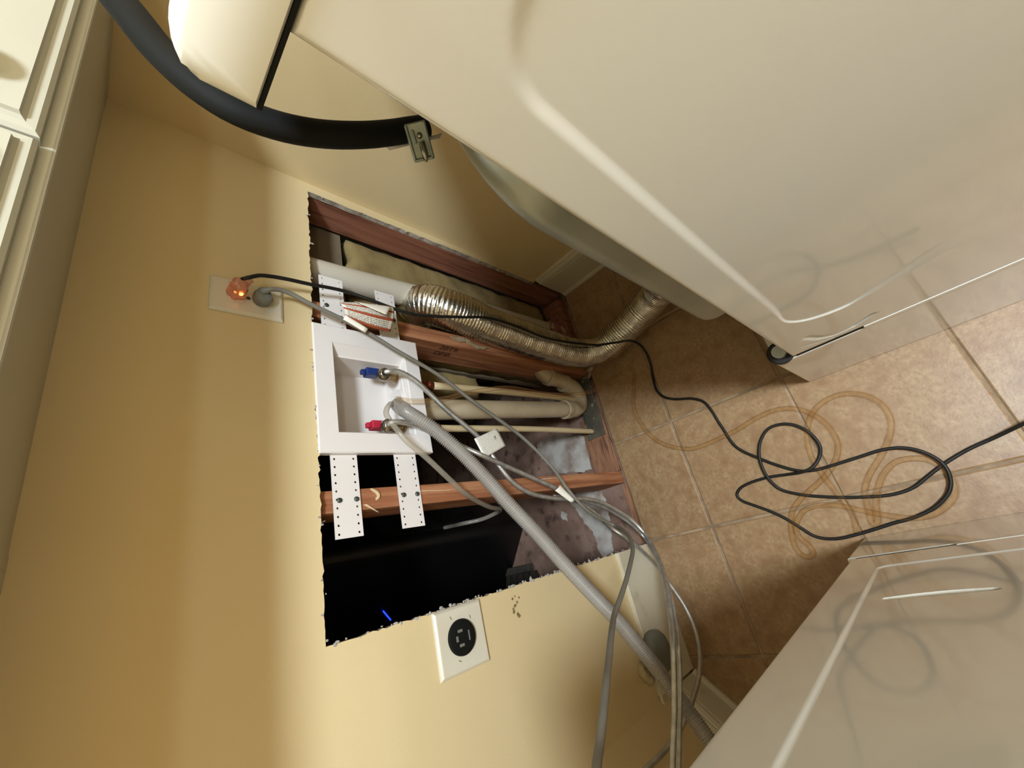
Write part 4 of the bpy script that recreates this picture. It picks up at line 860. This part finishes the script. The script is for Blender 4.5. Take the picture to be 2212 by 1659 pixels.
# clear vinyl tubing
vp = [(-0.5128,0.03,0.7698),(-0.5225,0.01,0.7799),(-0.5314,-0.004,0.776),(-0.5357,-0.012,0.7614),(-0.532,-0.014,0.722),(-0.5206,-0.0119,0.6691),(-0.5028,-0.01,0.6172),(-0.4821,-0.0043,0.5416),(-0.462,0.002,0.4482),(-0.4616,0.0001,0.3863),(-0.4662,-0.002,0.3115),(-0.4636,-0.0051,0.2278),(-0.4526,-0.008,0.1388),(-0.4378,-0.02,0.0593),(-0.4279,-0.0691,0.03),(-0.4152,-0.1273,0.02),(-0.4112,-0.1498,0.01),(-0.4299,-0.1538,0.008),(-0.4643,-0.1417,0.0075),(-0.5063,-0.1216,0.0075),(-0.543,-0.1124,0.0075),(-0.5825,-0.1158,0.0075),(-0.6206,-0.126,0.0075),(-0.6634,-0.1528,0.0075),(-0.6948,-0.1927,0.0075),(-0.7147,-0.2387,0.0075),(-0.7162,-0.2867,0.0075),(-0.7121,-0.3282,0.0075),(-0.7081,-0.368,0.0075),(-0.6955,-0.4267,0.0075),(-0.6932,-0.4779,0.0075),(-0.7049,-0.5149,0.0075),(-0.736,-0.5462,0.0075),(-0.7733,-0.5606,0.0075),(-0.8128,-0.5598,0.0075),(-0.841,-0.5443,0.0075),(-0.8673,-0.5156,0.0075),(-0.8851,-0.4856,0.0075),(-0.9082,-0.4395,0.0075),(-0.9284,-0.4132,0.0075),(-0.9486,-0.4001,0.0075),(-0.9849,-0.3862,0.0075),(-1.0162,-0.3826,0.0075),(-1.0338,-0.3949,0.0075),(-1.0313,-0.4116,0.0075),(-1.0128,-0.412,0.0075),(-0.9897,-0.4004,0.0075),(-0.9665,-0.4025,0.0075),(-0.9363,-0.4331,0.0075),(-0.9309,-0.4651,0.0075),(-0.9398,-0.5026,0.0075),(-0.9566,-0.5343,0.0075),(-0.9776,-0.5743,0.0075),(-0.9923,-0.6146,0.0075),(-0.9917,-0.6496,0.0075),(-0.9748,-0.6824,0.0075),(-0.9574,-0.6968,0.0075),(-0.9367,-0.7023,0.0075),(-0.907,-0.6979,0.0075),(-0.8892,-0.6843,0.0075),(-0.8813,-0.6661,0.0075),(-0.8796,-0.6387,0.0075),(-0.8954,-0.6104,0.0075),(-0.9172,-0.5905,0.0075),(-0.9475,-0.5717,0.0075),(-0.9702,-0.5629,0.0075),(-0.9865,-0.5571,0.0075),(-0.9924,-0.5478,0.0075),(-0.9821,-0.5458,0.0075),(-0.9674,-0.5508,0.0075),(-0.9435,-0.5558,0.0075),(-0.9165,-0.5655,0.0075),(-0.8889,-0.5884,0.0075),(-0.8665,-0.6137,0.0075),(-0.8407,-0.6397,0.0075),(-0.8167,-0.658,0.0075),(-0.789,-0.6692,0.0075),(-0.7627,-0.6689,0.0075),(-0.7395,-0.6592,0.0075),(-0.7196,-0.6376,0.0075),(-0.7092,-0.6065,0.0075),(-0.7159,-0.567,0.0075),(-0.7359,-0.5372,0.0075),(-0.7641,-0.5176,0.0075),(-0.7938,-0.5054,0.0075),(-0.8266,-0.4998,0.0075),(-0.8704,-0.5037,0.0075),(-0.9172,-0.5128,0.0075),(-0.9596,-0.5207,0.0075),(-1.001,-0.5124,0.0075)]
tag(tube('vinyl_tube', vp, .0058, M['vinyl'], step=.006, segs=14), 'clear amber vinyl tube from the box, coiled over the tiles under the black cord', 'tube')
vp = [(-0.5218,0.036,0.7766),(-0.5311,0.02,0.7939),(-0.5459,0.01,0.8084),(-0.5601,0.004,0.8153),(-0.5762,-0.006,0.8165),(-0.6065,-0.034,0.8206),(-0.6353,-0.04,0.8034),(-0.6621,-0.04,0.772),(-0.6995,-0.03,0.7237),(-0.7323,-0.01,0.6696),(-0.7489,0.02,0.6122),(-0.7604,0.06,0.5401),(-0.7604,0.11,0.4656),(-0.7602,0.17,0.4261),(-0.7652,0.22,0.4397),(-0.7639,0.26,0.4744),(-0.7559,0.36,0.4665)]
tag(tube('vinyl_tube', vp, .0055, M['vinyl_grey'], step=.006, segs=14), 'milky grey vinyl tube dropping from the box into the stud opening', 'tube')

# dryer cord + clamp
dc = empty('power_cord'); tag(dc, 'thick flat black dryer cord curving behind the dryer top', 'power cord')
cp_ = [(-0.4653,-0.4768,1.2599),(-0.4994,-0.4831,1.2504),(-0.5306,-0.4917,1.2376),(-0.5574,-0.4961,1.2222),(-0.5804,-0.5024,1.2042),(-0.5927,-0.5074,1.186),(-0.5933,-0.5109,1.1639),(-0.5866,-0.5153,1.1392),(-0.574,-0.5218,1.1114),(-0.5579,-0.5275,1.0862),(-0.5462,-0.5315,1.0703),(-0.5401,-0.5349,1.0604)]
tube('cable', cp_, .010, M['black_dull'], dc, step=.006, segs=20, flat=(.85, 1.05, (0, 1, 0)))
ka = Vector((-0.5673,-0.5483,1.0815)); kb = Vector((-0.5824,-0.5341,1.0658)); cc = (ka + kb) / 2; dn = (kb - ka).normalized()
toc = (Vector((-.87689, -.70618, 1.22459)) - cc).normalized(); fr_ = (toc - dn * toc.dot(dn)).normalized() * -1; fr_ = (fr_ + dn.cross(fr_) * .25).normalized(); ta = dn.cross(fr_).normalized()
bm = B()
# pressed bar: ladder-shaped with rounded ends and centre slot
hw, hl_ = .0082, (kb - ka).length / 2
obox(bm, cc, ta, dn, fr_, hw, hl_, .0010)
obox(bm, cc - fr_ * .0016 - ta * (hw - .0011), ta, dn, fr_, .0011, hl_ * .94, .0012)
obox(bm, cc - fr_ * .0016 + ta * (hw - .0011), ta, dn, fr_, .0011, hl_ * .94, .0012)
obox(bm, cc - fr_ * .0016 + dn * (hl_ - .0012), ta, dn, fr_, hw * .9, .0012, .0014)
obox(bm, cc - fr_ * .0016 - ta * .0028 - dn * .004, ta, dn, fr_, .0009, hl_ * .36, .0008)
obj('strain_relief', bm, M['zinc'], dc, bevel=.0012)
bm = B()
lathe(bm, cc - dn * .004 + ta * .001, toc, [(.0022, 0), (.0022, .002), (.0012, .003)], 12)
lathe(bm, cc + toc * .004 + ta * .001, dn, [(.0020, 0), (.0020, .012), (.0008, .014)], 10)
obj('clamp_screw', bm, M['chrome'], dc, smooth=True)
cs = [(-0.5625,-0.516,1.087),(-0.5622,-0.528,1.0728),(-0.5344,-0.545,1.0255),(-0.5713,-0.52,1.0886)]
c4 = [(-0.5559,-0.512,1.0841),(-0.5527,-0.545,1.0512),(-0.5612,-0.545,1.0551),(-0.5574,-0.512,1.0811)]
sheet('warning_tag', c4, lambda s, t_: Vector((0, 0, 0)), mat('tag_paper', (196, 186, 180), (170, 160, 156), rough=.5, scale=40), dc, 6, 3)
# dryer terminal cover: metal bracket the clamp is fixed to
bm = B(); box(bm, -.56, -.46, -.5985, -.560, 1.052, 1.09); obj('terminal_cover', bm, M['galv'], dy, bevel=.003)

# lower-left: capped grey pipe stub with foam, and wall clip
cps = empty('pipe_cap'); tag(cps, 'grey round rubber cap on a stub at the baseboard behind the hoses', 'pipe cap')
c1 = Vector((-1.1744,-0.03,0.1665))
bm = B(); lathe(bm, (c1.x, .0, c1.z), (0, -1, .0), [(.034, 0), (.034, .012), (.046, .014), (.048, .020), (.048, .032), (.044, .038), (.030, .041), (.010, .042)], 32)
obj('cap', bm, M['grey_rubber'], cps, smooth=True)
blob_strip('dried_foam', [(-1.1249,-0.006,0.1772),(-1.1219,-0.006,0.1605),(-1.1256,-0.006,0.1383),(-1.1348,-0.006,0.1323),(-1.1357,-0.006,0.153),(-1.1347,-0.006,0.172)], .006, mat('white_foam', (214, 202, 176), rough=.8), cps)
blob_strip('dried_foam', [(-1.1825,-0.004,0.2113),(-1.1882,-0.004,0.2244),(-1.1989,-0.004,0.2273),(-1.2116,-0.004,0.2179),(-1.2232,-0.004,0.203),(-1.2291,-0.004,0.1883)], .011, M['foam'], cps)
bm = B(); c2 = [(-1.2561,-0.004,0.1798),(-1.2874,-0.004,0.1748),(-1.3045,-0.004,0.1537),(-1.3013,-0.004,0.1198),(-1.2763,-0.004,0.1355)]
tr_ = empty('wall_clip'); tag(tr_, 'cream plastic wall port half hidden behind the braided hoses', 'wall port')
tube('port_rim', c2 + [c2[0]], .004, M['plate'], tr_, step=.004, segs=10)
a = [bm.verts.new((x, -.002, z)) for x, y, z in c2]; bm.faces.new(a); obj('port_cover', bm, M['trim'], tr_)

# ------------------------------------------------------------------ things behind the wall
A0 = Vector((-.769, .497, 0)); d1 = Vector((-.774, .633, 0)); d2 = Vector((.633, .774, 0)); Wd, Dp, Ht = .46, .34, .86
ap = empty('dark_appliance'); tag(ap, 'tall black plastic appliance with a vent grille standing in the dark closet', 'appliance')
bm = B(); n = 8; r = .035; out = []
cor = [(0, 0), (Wd, 0), (Wd, Dp), (0, Dp)]
cc_ = [(r, r, math.pi, 1.5 * math.pi), (Wd - r, r, 1.5 * math.pi, 2 * math.pi), (Wd - r, Dp - r, 0, .5 * math.pi), (r, Dp - r, .5 * math.pi, math.pi)]
for cx, cy, t0, t1 in cc_:
    for k in range(n + 1):
        th = t0 + (t1 - t0) * k / n; p = A0 + d1 * (cx + r * math.cos(th)) + d2 * (cy + r * math.sin(th)); out.append((p.x, p.y))
lv = [[bm.verts.new((x, y, z)) for x, y in out] for z in (-.010, Ht)]
k = len(out)
for i in range(k): bm.faces.new((lv[0][i], lv[0][(i + 1) % k], lv[1][(i + 1) % k], lv[1][i]))
bm.faces.new(lv[0]); bm.faces.new(lv[1][::-1]); ab = obj('housing', bm, M['black_plastic'], ap, smooth=False, bevel=.004)
bm = B()
for i in range(9):
    for j in range(26):
        c = A0 - d1 * .0 + d2 * (.055 + i * .014) + Vector((0, 0, .16 + j * .016)) - d1 * .0
        obox(bm, c - d1 * .0015, d1, d2, Vector((0, 0, 1)), .002, .0042, .0052)
gr = obj('vent_grille', bm, mat('grille', (26, 24, 22), (36, 33, 30), rough=.4), ap); gr['kind'] = 'stuff'
l0 = Vector((-0.9373,0.6347,0.5429)); l1 = Vector((-0.9687,0.6603,0.5084))
off = Vector((-.633, -.774, 0)).normalized() * .003
tube('status_light', [l0 + off, (l0 + l1) / 2 + off, l1 + off], .0022, M['led'], ap, step=.01, segs=8)
fl = empty('ribbed_block'); tag(fl, 'dark grey ribbed plastic block on the slab beside the black appliance', 'block')
fp = [(-0.9154,0.6709,0),(-0.917,0.5044,0),(-0.9415,0.5054,0),(-0.9439,0.6662,0)]
bm = B(); q1 = [bm.verts.new((p[0], p[1], -.011)) for p in fp]; q2 = [bm.verts.new((p[0], p[1], .02)) for p in fp]
bm.faces.new(q1); bm.faces.new(q2[::-1])
for k in range(4): bm.faces.new((q1[k], q1[(k + 1) % 4], q2[(k + 1) % 4], q2[k]))
obj('block_body', bm, mat('block_grey', (66, 60, 50), (78, 70, 60), rough=.7), fl, bevel=.003)
f2 = [(-0.9425,0.6771,0),(-0.9432,0.4811,0),(-0.9953,0.4609,0),(-1.0303,0.7233,0)]
a, b2, c, d = [Vector(p) for p in f2]
for k in range(6):
    t0, t1 = k / 6 + .02, (k + 1) / 6 - .05; bm = B()
    pts = [a.lerp(b2, t0), a.lerp(b2, t1), d.lerp(c, t1), d.lerp(c, t0)]
    q1 = [bm.verts.new((p.x, p.y, -.011)) for p in pts]; q2 = [bm.verts.new((p.x, p.y, .014)) for p in pts]
    bm.faces.new(q1); bm.faces.new(q2[::-1])
    for kk in range(4): bm.faces.new((q1[kk], q1[(kk + 1) % 4], q2[(kk + 1) % 4], q2[kk]))
    obj('rib', bm, mat('block_dark', (48, 42, 34), (60, 54, 44), rough=.8) if k == 0 else bpy.data.materials['block_dark'], fl, bevel=.002)
